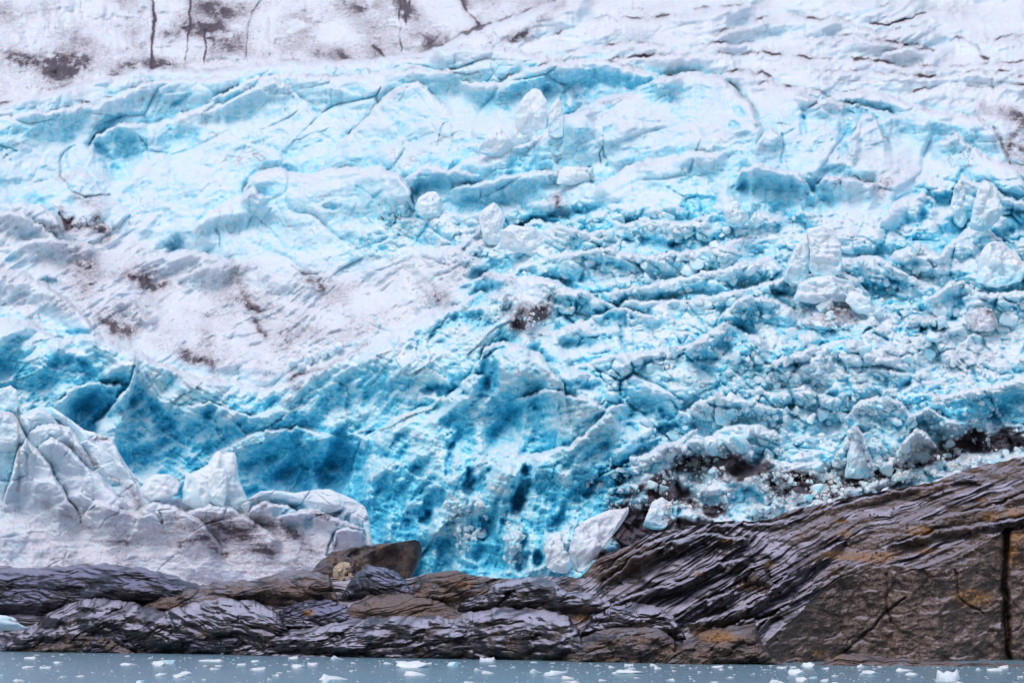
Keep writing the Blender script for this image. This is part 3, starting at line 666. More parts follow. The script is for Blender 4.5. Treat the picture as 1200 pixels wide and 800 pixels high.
# ---- cracks
for pts, w, dp, bl, dr in [
    ([(162, 159), (172, 172), (175, 189)], 1.6, 1.6, .7, .1), ([(504, 106), (512, 121)], 1.6, 1.4, .6, 0), ([(519, 144), (517, 156), (513, 171)], 1.7, 1.4, .7, 0), ([(527, 146), (531, 160), (527, 176)], 1.5, 1.2, .5, 0), ([(490, 110), (512, 138), (524, 140), (519, 144)], 1.2, .7, .3, 0), ([(470, 150), (485, 135), (500, 140)], 1., .5, .25, 0), ([(407, 160), (434, 130), (446, 118)], 1.6, 1., .35, .2),
    ([(705, 193), (703, 180), (706, 172), (711, 184), (711, 193)], 1.5, 1.6, .6, .1), ([(705, 160), (706, 172), (700, 168)], 1.3, 1., .4, 0), ([(691, 195), (688, 205), (693, 213)], 1.8, 1.6, .7, .3), ([(917, 158), (917, 192)], 1.8, 2.2, .85, 0), ([(919, 150), (913, 140)], 1.4, 1., .4, 0), ([(944, 138), (944, 156)], 1.7, 1.6, .7, 0), ([(990, 118), (991, 128), (1000, 134)], 1.8, 1.6, .6, 0), ([(856, 96), (872, 115), (886, 132)], 1.4, .8, .05, 1.1), ([(985, 206), (985, 216)], 1.2, 1, .5, 0), ([(1000, 204), (1007, 211)], 1.6, 1.4, .6, 0), ([(935, 240), (947, 228), (947, 210)], 1., .6, .3, 0),
    ([(485, 225), (485, 248)], 2., 2.5, .7, 0), ([(565, 222), (564, 235)], 1.5, 1.4, .6, 0), ([(489, 244), (500, 237)], 1.5, 1.2, .6, 0), ([(417, 218), (430, 226), (442, 234)], 1.2, .8, .3, 0), ([(400, 300), (430, 290), (455, 285)], 1.2, .7, .3, .1), ([(290, 246), (310, 262), (330, 285)], 1.3, .9, .35, 0), ([(255, 268), (258, 290)], 1.8, 1.6, .6, 0), ([(320, 232), (335, 260)], 1.1, .6, .3, 0), ([(190, 190), (205, 210), (220, 232)], 1., .5, .15, .5), ([(285, 138), (292, 160), (286, 175)], 1.2, .8, .3, 0), ([(345, 165), (365, 158), (385, 150)], 1.3, .8, .35, 0), ([(375, 155), (398, 170)], 1., .5, .2, .2), ([(340, 106), (365, 120), (378, 132)], 1.2, .6, .1, .5), ([(400, 318), (445, 316), (490, 300)], 1.3, .7, .3, .1),
    ([(228, 366), (250, 372), (272, 364)], 1.4, .8, .3, .5), ([(210, 334), (225, 320), (230, 308)], 1.2, .8, .3, 0), ([(340, 310), (355, 320), (372, 322)], 1.6, 1.2, .2, .8), ([(834, 460), (838, 484)], 1.3, 1.2, .6, 0), ([(865, 385), (872, 400), (880, 412)], 1.6, 1.5, .5, 0), ([(892, 387), (880, 385)], 1.3, 1, .4, 0), ([(944, 262), (948, 300), (952, 326)], 1.7, 1.8, .6, 0), ([(652, 508), (647, 560)], 1.3, 1., .4, 0), ([(660, 620), (690, 618), (712, 605)], 1.1, .6, .3, .3), ([(700, 620), (708, 634)], 1., .5, .1, .5), ([(0, 170), (20, 178)], 2, 1.5, .5, 0),
    # the streaked wall far behind
    ([(178, -10), (180, 30), (178, 60), (181, 78)], 3.0, 1.6, .25, 1.3), ([(224, -8), (222, 28), (218, 70)], 1.6, 1.2, .3, 1.0), ([(240, 30), (240, 72)], 1.5, 1.2, .3, 1.1), ([(232, 26), (240, 38), (248, 30)], 2., 1, .1, 1.1), ([(308, 0), (294, 16), (291, 40), (289, 70)], 1.7, 1.5, .75, .4), ([(315, 16), (316, 66)], 1.3, .7, .3, .4), ([(96, 4), (99, 20)], 1.3, .8, .1, .8), ([(46, 5), (58, 30)], 1., .4, .05, .6), ([(475, -10), (476, 30)], 1.7, 1., .1, 1.2), ([(468, -10), (469, 60)], 1.2, .6, .1, .8), ([(482, -10), (478, 20)], 1.4, .6, .05, 1.), ([(436, 54), (450, 68)], 1.6, 1.2, .2, .9), ([(340, 55), (342, 74)], 1., .6, .3, .3), ([(540, 0), (556, 22), (566, 35)], 2.2, 1, 0, .8),
    # dirt seams and fissures
    ([(88, 170), (73, 182), (69, 206), (81, 223), (101, 230), (128, 230)], 2.2, 1.6, .1, 1.2), ([(70, 252), (78, 262), (88, 255)], 4, 2.5, .2, 1.2), ([(855, 96), (880, 118)], 1.2, .5, 0, .6), ([(1164, 150), (1175, 170), (1184, 192)], 2.4, 1.6, .1, 1.2), ([(1163, 90), (1164, 110)], 1.3, .8, .1, .7), ([(1020, 26), (1040, 30), (1085, 14)], 2.2, 1.4, .1, 1.2), ([(1150, 66), (1158, 70)], 3, 1.4, .1, 1.2), ([(512, 82), (545, 88), (560, 84)], 2.4, 1.2, .1, 1.2), ([(470, 70), (520, 66), (600, 70)], 1.4, .4, 0, .6), ([(980, 107), (1005, 108)], 1.5, 1, .3, .8), ([(980, 95), (1080, 97), (1200, 97)], 1.2, .4, 0, .6),
]:
    g.crack(pts, w * .60, dp * .55, bl * .7, dr * (.9 if max(q_[1] for q_ in pts) < 80 else .5))

# ---- dirt on the ice
for pts, w, am in [
    ([(20, 70), (60, 72), (110, 75)], 12, .8), ([(60, 90), (100, 85)], 10, .6), ([(130, 84), (170, 70), (215, 76)], 6, .7), ([(195, 40), (225, 30), (255, 35)], 12, .75), ([(150, 40), (165, 50)], 8, .5), ([(0, 15), (40, 20)], 6, .3), ([(372, 62), (400, 66)], 10, .7), ([(400, 4), (420, 10)], 12, .6), ([(540, -5), (562, 30)], 8, .8), ([(470, 0), (480, 14)], 12, .6), ([(220, 0), (270, 10), (300, 4)], 12, .5), ([(600, 46), (640, 20), (660, 4)], 6, .6), ([(575, 50), (620, 44)], 7, .7), ([(250, 60), (330, 66)], 6, .4),
    ([(1186, 170), (1200, 150), (1200, 190)], 16, 1.1), ([(1150, 125), (1200, 135)], 8, .8), ([(1035, 27), (1060, 24)], 5, .6), ([(640, 236), (655, 228), (662, 246)], 7, 1.0), ([(655, 240), (640, 250)], 5, .7), ([(90, 235), (120, 240), (110, 255)], 10, .9), ([(70, 210), (90, 200)], 8, .5), ([(80, 255), (65, 240)], 8, .9),
    ([(158, 330), (175, 330)], 12, .8), ([(150, 318), (180, 338), (200, 330)], 5, .7), ([(135, 385), (150, 392), (120, 375)], 9, 1.0), ([(108, 305), (112, 312)], 8, .5), ([(35, 370), (42, 378)], 5, .8), ([(213, 418), (240, 425)], 7, .8), ([(205, 438), (215, 446), (235, 455)], 6, .9), ([(290, 358), (302, 362)], 4, 1.1), ([(366, 330), (380, 338)], 8, .8), ([(298, 376), (312, 392)], 5, .9), ([(342, 444), (352, 462), (330, 470)], 7, .8), ([(270, 300), (290, 350)], 6, .4), ([(240, 390), (250, 440), (262, 470)], 8, .55), ([(345, 440), (385, 430), (430, 404)], 2.4, .8), ([(560, 262), (545, 290), (530, 330)], 4, .35), ([(570, 322), (600, 330), (585, 338)], 5, .7), ([(120, 270), (125, 280)], 8, .8), ([(60, 265), (130, 268)], 4, .5),
    ([(950, 358), (975, 362)], 8, .5), ([(1060, 378), (1080, 384)], 6, .6), ([(1040, 215), (1030, 235)], 3, .5), ([(985, 130), (1000, 140)], 3, .3), ([(933, 436), (940, 462)], 6, .35), ([(1145, 410), (1160, 420)], 7, .4), ([(705, 120), (740, 115)], 2.5, .6), ([(620, 172), (640, 162)], 3, .5), ([(745, 195), (770, 190)], 2.5, .5), ([(430, 128), (470, 104)], 2.5, .4), ([(150, 100), (215, 92), (170, 98)], 3, .6), ([(150, 122), (180, 110)], 2.5, .6), ([(105, 158), (118, 130)], 4, .45), ([(940, 600), (1000, 580)], 4, .6), ([(775, 560), (795, 545), (830, 540), (850, 560)], 7, 1.1), ([(800, 590), (835, 600), (870, 560), (895, 545)], 6, 1.0), ([(930, 572), (985, 566)], 7, 1.1), ([(985, 566), (1030, 556), (1080, 542), (1110, 534)], 5, 1.2), ([(735, 640), (760, 605), (775, 580)], 9, 1.1), ([(720, 600), (745, 575), (770, 560)], 4, .9),
]:
    g.dirt(pts, w, am)

# relief near the finest scale that still reads
g.D -= .16 * fbm(X / 7, Y / 6, 3, 130) * (1 - .5 * m_smooth - .4 * m_waves)
# hollow places show the clean blue ice, proud ones their crust
cav = np.clip((g.D - blur(g.D, 8)) / .9, -1, 1) * .5 + np.clip((g.D - blur(g.D, 26)) / 3., -1, 1) * .6
# crust lies on what looks up; broken undersides and steep flanks show the blue ice
def lean_of(a): return np.gradient(a, axis=0) / STEP
sl = .5 * np.clip((lean_of(blur(g.D, 2)) + .14) / .30, -1, 1) + .5 * np.clip((lean_of(blur(g.D, 9)) + .14) / .16, -1, 1)
g.B += sl * (.055 + .13 * m_cliff + .04 * m_dirty + .12 * m_chaos - .05 * m_waves) * (1 - .8 * m_wall)
g.B += cav * (.10 + .10 * m_cliff + .10 * m_chaos - .03 * m_waves) * (1 - .7 * m_wall)
flo = .30 * m_cliff + .10 * m_cliff * sst(450, 560, Y) + .14 * m_chaos + .15 * m_smooth
g.B = flo + .5 * ((g.B - flo) + np.sqrt((g.B - flo) ** 2 + .012)) - .30 * m_cliff * sst(.5, 1.3, crb_src) * sst(.30, .1, g.B)
cap = .42 + .08 * np.clip(m_chaos + m_cliff, 0, 1) + .16 * m_cliff * sst(380, 520, Y) + .04 * m_cliff
g.B = np.clip(np.minimum(g.B, cap + (g.B - cap) * .30) - .35 * np.clip(g.G - 1., 0, 1), 0, 1.1)
g.G = np.clip(g.G, 0, 2)
silt = np.clip(.16 * m_wall + .18 * m_dirty + .22 * m_waves * (.6 + fbm(X / 120, Y / 22, 3, 119)) + .10 * m_smooth, 0, 1)
verts = P(GX, GY, g.D).reshape(-1, 3)
nr, nc = GX.shape
me = mesh_np('glacier', verts, grid_faces(nr, nc, True), M_GLACIER, True, {'blue': g.B, 'dirt': g.G, 'silt': silt})
tag(link('glacier', me), 'blue and white glacier front with crevasses, rubble and silt bands', 'glacier', kind='structure')


def ice_depth(px, py):
    i = int(np.clip((py - gy[0]) / STEP, 0, nr - 1)); j = int(np.clip((px - gx[0]) / STEP, 0, nc - 1))
    return float(g.D[i, j])

# ------------------------------------------------------------------ solid builders
def closed_ends(top, bottom):
    yb0, yb1 = bottom[0][1], bottom[-1][1]
    (xa, ya), (xb, yb_) = top[0], top[-1]
    return [(xa - .9 * (yb0 - ya) - 3, yb0 - 1), (xa - .3 * (yb0 - ya), ya + .5 * (yb0 - ya))] + list(top) + [(xb + .3 * (yb1 - yb_), yb_ + .5 * (yb1 - yb_)), (xb + .9 * (yb1 - yb_) + 3, yb1 - 1)]


def relief_solid(name, top, bottom, depth, mat, nx=200, nt=60, back=6., detail=None, round_px=6., attrs=(), flank=1., jag=1.2):
    """a closed body: front relief between two outlines (picture units), its back bulging away behind it"""
    x0, x1 = top[0][0], top[-1][0]
    xs = np.linspace(x0, x1, nx); t = np.linspace(0, 1, nt) ** 1.15
    yt = np.interp(xs, [p[0] for p in top], [p[1] for p in top]); yt = yt + jag * fbm(xs / 16, xs * 0 + x0 * .13, 4, 611) * sst(0, 30, np.minimum(xs - x0, x1 - xs))
    yb = np.maximum(np.interp(xs, [p[0] for p in bottom], [p[1] for p in bottom]), yt + .5)
    PX = np.broadcast_to(xs, (nt, nx)); PY = yt + (yb - yt) * t[:, None]
    f = Field(PX, PY, int(abs(x0)) % 50, 2.)
    f.D[:] = depth(PX, PY, yt, yb)
    d = np.clip((PY - yt) / round_px, 0, 1)
    f.D += round_px * .1125 * flank * (1 - np.sqrt(np.maximum(0, 1 - (1 - d) ** 2)))
    e = np.clip(np.minimum(PX - x0, x1 - PX) / (round_px * 2), 0, 1)
    f.D += round_px * .2 * (1 - np.sqrt(np.maximum(0, 1 - (1 - e) ** 2)))
    if detail: detail(f)
    front = P(PX, PY, f.D)
    bt = np.sin(np.linspace(0, 1, 8)[1:] * math.pi / 2)[:, None]
    BY = yt + (yb - yt) * (1 - np.cos(np.linspace(0, 1, 8)[1:, None] * math.pi / 2))
    bd = f.D[0] + back * bt * np.clip((yb - yt) / 30, .1, 1)
    bk = P(np.broadcast_to(xs, BY.shape), BY, bd)
    v = np.concatenate([front[::-1], bk], 0)
    A = {}
    for a, arr in (('blue', f.B), ('dirt', f.G)) + tuple((a, getattr(f, a, None)) for a in attrs):
        if arr is None: continue
        A[a] = np.concatenate([arr[::-1], np.repeat(arr[:1], 7, 0)], 0)
    # rows run upward on the front, so the winding is the plain one
    return mesh_np(name, v.reshape(-1, 3), grid_faces(v.shape[0], nx, False), mat, True, A)


def chunk(seed, cuts=14, sub=2, flat=1., rough=.06, hi=.8):
    """an angular lump: a ball cut by random planes; unit size, with a 'blue' value on its broken sides"""
    rg = np.random.default_rng(seed)
    v, fc = ICO[sub]
    v = v.copy()
    for k in range(cuts):
        n = rg.normal(size=3); n /= np.linalg.norm(n); d = rg.uniform(.34, hi)
        v -= np.maximum(0, v @ n - d)[:, None] * n
    v *= (1 + rough * n3(v.astype(np.float32) * 2.3 + seed % 37, 5))[:, None]
    v[:, 2] *= flat
    v /= np.abs(v).max(0).max()
    return v, fc


def ico(sub):
    import bmesh
    bm = bmesh.new(); bmesh.ops.create_icosphere(bm, subdivisions=sub, radius=1.)
    v = np.array([p.co[:] for p in bm.verts]); f = np.array([[q.index for q in p.verts] for p in bm.faces]); bm.free()
    return v, f


ICO = {k: ico(k) for k in (1, 2, 3, 4)}


def rotm(rg, tilt=.5):
    a = rg.uniform(0, 6.283); c, s_ = math.cos(a), math.sin(a)
    m = np.array([[c, -s_, 0], [s_, c, 0], [0, 0, 1]])
    b = rg.normal() * tilt; c, s_ = math.cos(b), math.sin(b)
    return m @ np.array([[1, 0, 0], [0, c, -s_], [0, s_, c]])


def serac(poly, Yc, T, mat, label, cat, name, tilt=.25, blue=0., dirt=0., group=None, bands=0., p=3.2, rough=.35, cuts=10, bluefun=None, seed=None, kind=None, parent=None, grooves=0.):
    """a free-standing body with the given outline, bulging towards and away from the viewer"""
    rg = np.random.default_rng(seed if seed is not None else int(poly[0][0] * 7 + poly[0][1]))
    q = np.array(poly, float); c = (q.min(0) + q.max(0)) / 2
    nth, nrr = 120, 26
    th = np.linspace(0, 2 * math.pi, nth, endpoint=False)
    R = np.zeros(nth)
    qq = np.vstack([q, q[:1]]) - c
    for k in range(nth):
        dx, dy = math.cos(th[k]), math.sin(th[k])
        for (ax, ay), (bx, by) in zip(qq[:-1], qq[1:]):
            den = dx * (by - ay) - dy * (bx - ax)
            if abs(den) < 1e-9: continue
            rr = (ax * (by - ay) - ay * (bx - ax)) / den; u = (ax * dy - ay * dx) / den
            if rr > 0 and -1e-6 <= u <= 1 + 1e-6: R[k] = max(R[k], rr)
    sc = (q.max(0) - q.min(0)).max()
    R *= 1 + .05 * fbm(np.cos(th) * 3 + c[0], np.sin(th) * 3 + c[1], 3, 71)
    rs = np.sin(np.linspace(0, 1, nrr) * math.pi / 2)
    ring = np.concatenate([rs, rs[-2::-1]])                      # out on the front, back in behind
    side = np.concatenate([np.full(nrr, -1.), np.full(nrr - 1, 1.)])
    px = c[0] + ring[:, None] * R * np.cos(th); py = c[1] + ring[:, None] * R * np.sin(th)
    dep = side * (1 - ring ** p) ** .5 * T
    Y0 = Yc + np.broadcast_to(dep[:, None], px.shape) + tilt * (c[1] - py) * .1125
    v = P(px, py, Y0)
    cen = P(c[0], c[1], Yc)
    loc = v - cen
    m = sc * .1125 / 2
    for k in range(cuts):
        n = rg.normal(size=3); n[1] = -abs(n[1]) * 1.2 - .3; n[0] *= 1.1; n /= np.linalg.norm(n)
        pr = loc @ n; d = pr.max() * rg.uniform(.50, .88)
        loc -= np.maximum(0, pr - d)[..., None] * n * .8
    w = (loc + cen).astype(np.float32)
    nz = n3(w / (m * .8), 3) * .5 + n3(w / (m * .35), 4) * .3 + n3(w / (m * .16), 5) * .16 + n3(w / (m * .07), 6) * .08
    loc += (np.sign(dep)[:, None, None] * 0 + 1) * (nz * (rough + .25) * m * .9)[..., None] * np.array([.35, -1, .35]) * (1 - ring ** 8)[:, None, None]
    if bands:
        bn = fbm(w[..., 2] * 1.1 + .2 * w[..., 0], w[..., 0] * .15, 3, 77)
        loc[..., 1] += bands * bn * (1 - ring ** 6)[:, None]
    if grooves:
        loc[..., 1] += grooves * np.abs(n2(w[..., 0] / 1.3, w[..., 2] * .1, 79)) * (1 - ring ** 6)[:, None]
    hrel = (py - c[1]) / sc
    B = blue + .0 + .46 * hrel - .12 * nz + .08 * (ring[:, None] ** 4) + .18 * fbm(px / sc * 5, py / sc * 5, 3, 91) + (.25 * np.clip(bn, 0, 1) if bands else 0)
    if bluefun: B = B + bluefun(px, py)
    G = dirt * np.clip(1 + .8 * fbm(px / sc * 4, py / sc * 4, 3, 95), 0, 2)
    fc = grid_faces(len(ring), nth, True, True)
    me_ = mesh_np(name, loc.reshape(-1, 3), fc, mat, True, {'blue': np.clip(B, 0, 1), 'dirt': G, 'brown': np.full(B.shape, dirt), 'ochre': np.zeros(B.shape)})
    o = link(name, me_, None, cen)
    tag(o, label, cat, group, kind)
    return o


# ------------------------------------------------------------------ the ice mass standing in front, bottom left
FG_TOP = [(-90, 440), (-40, 448), (0, 455), (12, 451), (20, 457), (24, 484), (33, 482), (45, 476), (60, 476), (78, 488), (99, 503), (118, 509), (132, 513), (141, 532), (152, 550), (162, 562), (168, 580), (180, 584), (195, 584), (215, 583), (235, 584), (262, 586), (285, 588), (298, 580), (306, 575), (320, 574), (345, 577), (360, 574), (385, 573), (400, 578), (415, 585), (428, 594), (432, 604), (434, 622), (436, 650), (437, 664)]
FG_BOT = [(-90, 706), (437, 706)]


def fg_depth(px, py, yt, yb):
    return np.interp(px, [-90, 100, 250, 437], [494, 492, 490, 484]) + np.clip(664 - py, 0, None) * .055 + 0 * py


def fg_detail(f):
    X, Y = f.X, f.Y
    cr = f.crest
    b_, e_, r_ = blocks(X + .4 * Y, Y, 46, 530, 1.1, .05, .4); f.D -= 1.2 * b_ * (1 - .6 * sst(590, 640, Y)); b_, e_, r_ = blocks(X, Y, 19, 533, .9, .08, .5); f.D -= .45 * b_ * (1 - .6 * sst(600, 640, Y)); f.D -= .12 * fbm(X / 6, Y / 5, 3, 536)
    f.D += 1.4 * fbm(X / 70, Y / 60, 3, 501) - .25 * ridged(X / 40, Y / 26, 3, 503)
    cr([(-60, 500), (-20, 484), (0, 480), (10, 481), (22, 492), (31, 512), (38, 540)], 5, 120, 8, 5, 1., .15)
    cr([(20, 488), (33, 484), (45, 478), (60, 484), (76, 510)], 2.5, 50, 5, 5, .8, .15)
    cr([(34, 506), (45, 500), (60, 496), (82, 500), (95, 520), (110, 545)], 3, 60, 6, 5, .8, .12)
    cr([(2, 590), (12, 560), (20, 532), (31, 512), (45, 528), (60, 550), (75, 575), (90, 600)], 3.8, 130, 8, 6, .7, .15)
    cr([(45, 520), (60, 512), (80, 522), (95, 540), (118, 560), (135, 576), (150, 590)], 3.0, 90, 7, 6, .7, .14)
    cr([(120, 515), (132, 513), (141, 533), (155, 558), (165, 580)], 2, 60, 5, 4, .5, .1)
    cr([(96, 605), (110, 585), (130, 590), (150, 596), (170, 606)], 2, 60, 6, 6, .5, 0)
    cr([(160, 600), (180, 585), (205, 592), (235, 610), (260, 640)], 3.2, 80, 7, 6, .7, .05)
    cr([(215, 600), (245, 590), (270, 592), (300, 612), (330, 632)], 2.5, 60, 6, 6, .7, .05)
    cr([(290, 600), (306, 588), (335, 590), (350, 600)], 2.5, 26, 4, 5, 1.4, .3)
    cr([(330, 604), (352, 596), (372, 598), (395, 606), (420, 616), (426, 620)], 2.8, 26, 4, 5, 1.4, .35)
    cr([(388, 640), (394, 622), (408, 618), (425, 622), (430, 640)], 2.4, 40, 4, 3, 1., .3)
    for a in [(348, 594, 10, 5, 10, 1.5, .5), (342, 615, 12, 7, 10, 2.0, .5), (362, 611, 9, 8, -30, 1.6, .5), (330, 590, 12, 8, 0, 1., .3), (395, 602, 12, 3, -30, 1.4, .5), (407, 607, 3, 7, 20, 1.2, .6), (10, 545, 18, 26, 0, .6, .20), (5, 600, 20, 60, 0, .3, .10), (20, 650, 14, 30, 0, .8, .15), (136, 568, 6, 3, 0, .6, .4), (430, 618, 6, 16, 0, .6, .3), (325, 600, 8, 6, 0, 1, .3)]:
        f.blob(*a)
    f.crack([(390, 626), (386, 636), (382, 648)], 1.4, 1.2, .6, 0)
    f.crack([(75, 575), (88, 592), (96, 612)], 1.2, .6, .05, .5)
    f.crack([(188, 600), (190, 612)], 1.3, .8, .1, .4)
    f.crack([(372, 604), (400, 600)], 1.0, .6, .1, .3)
    G = f.G
    G += .26 * sst(540, 630, Y) + .16
    G += .65 * np.exp(-((X - 255 - (Y - 610) * 1.2) / 60) ** 2) * sst(585, 610, Y) * (1 - .6 * sst(640, 668, Y)) * (.7 + .6 * fbm(X / 30, Y / 16, 3, 507))
    G += .35 * np.exp(-((X - 145) / 16) ** 2) * sst(570, 610, Y) + .4 * (fbm(X / 60, Y / 9, 3, 509)) * sst(560, 600, Y)
    for pts, w, am in [([(75, 516), (92, 528), (112, 540)], 4, .9), ([(108, 512), (128, 514)], 3, 1.), ([(98, 540), (120, 552), (150, 572)], 5, .6), ([(55, 590), (60, 600)], 5, .6), ([(155, 572), (160, 590)], 4, .8), ([(0, 485), (15, 484)], 5, .5), ([(200, 640), (240, 630), (262, 650)], 6, .6), ([(210, 615), (260, 615)], 5, .5), ([(250, 620), (300, 635), (320, 655)], 8, .5), ([(300, 610), (345, 625), (370, 650)], 8, .6), ([(268, 588), (300, 583), (310, 592)], 5, .6), ([(370, 600), (385, 607)], 4, .7), ([(75, 602), (110, 622)], 4, .5), ([(395, 614), (420, 618)], 2.5, .8)]:
        f.dirt(pts, w, am)
    ml = fbm(X / 40, Y / 4.5, 4, 512) * (.4 + .6 * sst(-.2, .5, fbm(X / 50, Y / 40, 2, 516)))
    f.D += .08 * ml
    f.B += .10 + .06 * ml + .06 * sst(520, 480, Y) + .08 * fbm(X / 50, Y / 50, 3, 514) - .04 * sst(560, 640, Y)
    cav = np.clip((f.D - blur(f.D, 5)) / .6, -1, 1)
    f.B += .14 * cav
    f.silt = np.clip(.02 + .72 * sst(515, 650, Y) * (.75 + .4 * fbm(X / 80, Y / 30, 3, 520)), 0, .9)
    f.B[:] = np.clip(f.B, 0, 1); f.G[:] = np.clip(f.G, 0, 1.8)


me = relief_solid('ice_tongue', FG_TOP, FG_BOT, fg_depth, M_BERG, 620, 260, 14, fg_detail, 5., ('silt',))
tag(link('ice_tongue', me), 'tall pale grey ice mass with pointed peaks behind the rocks at the left', 'ice mass')

# ------------------------------------------------------------------ water
wm = NT('sea_water')
wm.b.inputs['Base Color'].default_value = (.20, .33, .41, 1)
wm.b.inputs['Roughness'].default_value = .16
wm.b.inputs['IOR'].default_value = 1.33
w1 = wm.noise(.55, 6, .6, wm.mapping((1, .45, 1)))
w2 = wm.noise(2.8, 4, .6, wm.mapping((1, .6, 1)))
wm.lk(wm.bump(w2, .5, .05, wm.bump(w1, .9, .9)), wm.b.inputs['Normal'])
wx = np.array([-900, 900.]); wy = np.array([-60, 700.])
wv = np.array([(-900, -60, 0), (900, -60, 0), (900, 700, 0), (-900, 700, 0)], float)
tag(link('sea_water', mesh_np('sea_water', wv, np.array([[0, 1, 2, 3]]), wm.m)), 'grey-blue sheltered sea water dotted with drifting ice', 'water', kind='structure')

# ------------------------------------------------------------------ the bedrock shore
SH_TOP = [(-110, 668), (0, 665), (60, 666), (100, 663), (140, 664), (170, 668), (200, 675), (240, 687), (290, 680), (330, 674), (372, 668), (420, 672), (470, 680), (500, 672), (540, 671), (570, 676), (600, 678), (640, 675), (680, 676), (692, 664), (704, 651), (735, 640), (762, 626), (800, 618), (838, 611), (856, 610), (885, 611), (912, 604), (930, 596), (965, 590), (987, 583), (1020, 578), (1060, 570), (1090, 566), (1118, 556), (1140, 548), (1170, 541), (1200, 534), (1260, 520), (1310, 512)]
FACE = [(868, 784), (880, 770), (895, 757), (912, 740), (939, 717), (955, 700), (969, 687), (985, 677), (1010, 669), (1044, 661), (1077, 667), (1100, 665), (1130, 650), (1160, 631), (1179, 624), (1200, 620), (1310, 600)]
xs = np.linspace(-110, 1310, 1180); t = np.linspace(0, 1, 300)
syt = np.interp(xs, [p[0] for p in SH_TOP], [p[1] for p in SH_TOP]) + 1.5 * fbm(xs / 14, xs * 0, 4, 601)
yw = np.interp(xs, [-110, 0, 200, 600, 800, 1200, 1310], [760, 762, 765, 772, 776, 779, 780])
PX = np.broadcast_to(xs, (300, xs.size)).copy(); PY = syt + (yw + 9 - syt) * t[:, None]
sh = Field(PX, PY, 9, 2.5)
X, Y = sh.X, sh.Y
yface = np.interp(sh.x1, [p[0] for p in FACE], [p[1] for p in FACE])
onface = sst(872, 880, X) * (Y > yface)
left = sst(700, 640, X)
slope = np.interp(X, [-110, 500, 700, 1310], [.24, .24, .20, .20])
ysl = np.where((X > 872) & (Y > yface), yface, Y)
YW = 40000. / (yw - 675)
sh.D = (YW + 2. * left + slope * (yw - ysl) - .03 * (Y - yface) * onface).astype(np.float32)
# foliation: fine ledges that fan from steep at the left to gentle at the right
gfun = np.interp(X, [-110, 300, 480, 600, 650, 720, 800, 900, 1000, 1100, 1310], np.cumsum([0, 410 * .05, 180 * .15, 120 * .3, 50 * .45, 70 * .6, 80 * .68, 100 * .66, 100 * .55, 100 * .42, 210 * .34]))
sv = Y + gfun + 7 * fbm(X / 80, Y / 60, 3, 603)
off = 1 - onface
grit = np.clip(sst(900, 1010, X) * off * sst(-.45, .35, fbm(X / 90, (Y + .34 * X) / 16, 3, 641)) * sst(700, 660, Y) + np.exp(-((X - 725) / 36) ** 2 - ((Y - 655) / 20) ** 2) * .7, 0, 1)
sh.D -= .35 * grit * fbm(X / 9, Y / 6, 3, 643)
for T_, L_, am in ((38, 190, 2.2), (17, 140, 1.9), (8.5, 110, 1.35), (4.4, 80, .6)):
    q = sv / T_ + .55 * fbm(X / L_, Y / L_ * 1.6, 2, 605 + int(T_))
    n_ = n2(q, X / L_, 607 + int(T_))
    saw = q * .9 - np.floor(q * .9); saw = np.where(saw < .8, saw / .8, (1 - saw) / .2)
    cell = np.floor(q * .9); am_ = am * sst(-.55, .25, fbm(X / 110, Y / 45, 2, 613)) * np.clip(.75 + 1.1 * n2(cell * 7.3, X / (L_ * .8), 611), .1, 1.9) * (1 - .55 * left) * (1 - .72 * grit)
    sh.D -= am_ * (.45 * (1 - 2 * np.abs(n_)) + .75 * (saw - .5)) * (off * .9 + .06)
sh.D -= 1.1 * fbm(X / 60, Y / 30, 4, 621) * (off + .25)
b_, e_, r_ = blocks(X, Y, 30, 622, .8, .1, .6)
sh.D -= b_ * (.8 * onface + .6 * sst(720, 600, X)); sh.D -= onface * .9 * ridged(X / 50, Y / 40, 4, 627)
sh.D -= onface * (.35 * fbm(X / 12, Y / 9, 4, 624))
for pts, pr, ln, hl in [([(808, 730), (845, 718), (882, 708), (912, 680), (950, 650), (990, 632)], 2.6, 22, 1.5), ([(790, 762), (838, 740), (875, 726), (905, 722)], 2.6, 30, 1.5), ([(862, 764), (909, 717), (950, 688), (1002, 664), (1040, 650)], 1.6, 12, 1.5), ([(1040, 640), (1062, 631), (1100, 620), (1156, 612), (1210, 604), (1300, 590)], 2.4, 16, 1.5), ([(1080, 612), (1119, 601), (1175, 590), (1210, 573), (1300, 560)], 2.0, 16, 1.5), ([(838, 614), (912, 611), (987, 590), (1055, 574), (1110, 566)], 1.8, 12, 1.2), ([(700, 690), (740, 655), (790, 632), (840, 625), (880, 632)], 2.6, 18, 1.6), ([(690, 735), (720, 705), (760, 690), (800, 680), (840, 660), (880, 652)], 2.4, 18, 1.6), ([(740, 760), (780, 730), (820, 705), (860, 690)], 2.4, 18, 1.6), ([(860, 680), (880, 660), (900, 655), (905, 668)], 3, 26, 1.5), ([(700, 672), (725, 655), (750, 640), (790, 625)], 2.4, 24, 1.6)]:
    sh.crest(pts, pr, ln, 3, 6, hl * .6, 0, 3, 1.5)
sh.crack([(1180, 622), (1178, 680), (1182, 775)], 3.0, 5., 0, 0)
sh.crack([(1040, 672), (1038, 700), (1044, 730)], 1.2, 1., 0, 0)
sh.crack([(988, 765), (1010, 745), (1035, 722), (1060, 700)], 1.4, 1.2, 0, 0)
sh.crack([(1118, 668), (1125, 700), (1150, 720)], 1.2, 1., 0, 0)
gl = np.exp(-(n2(sv / 5., X / 70, 721) / .10) ** 2) * sst(-.35, .2, n2(X / 50, sv / 20, 723)) + np.exp(-(n2(sv / 13, X / 110, 725) / .07) ** 2)
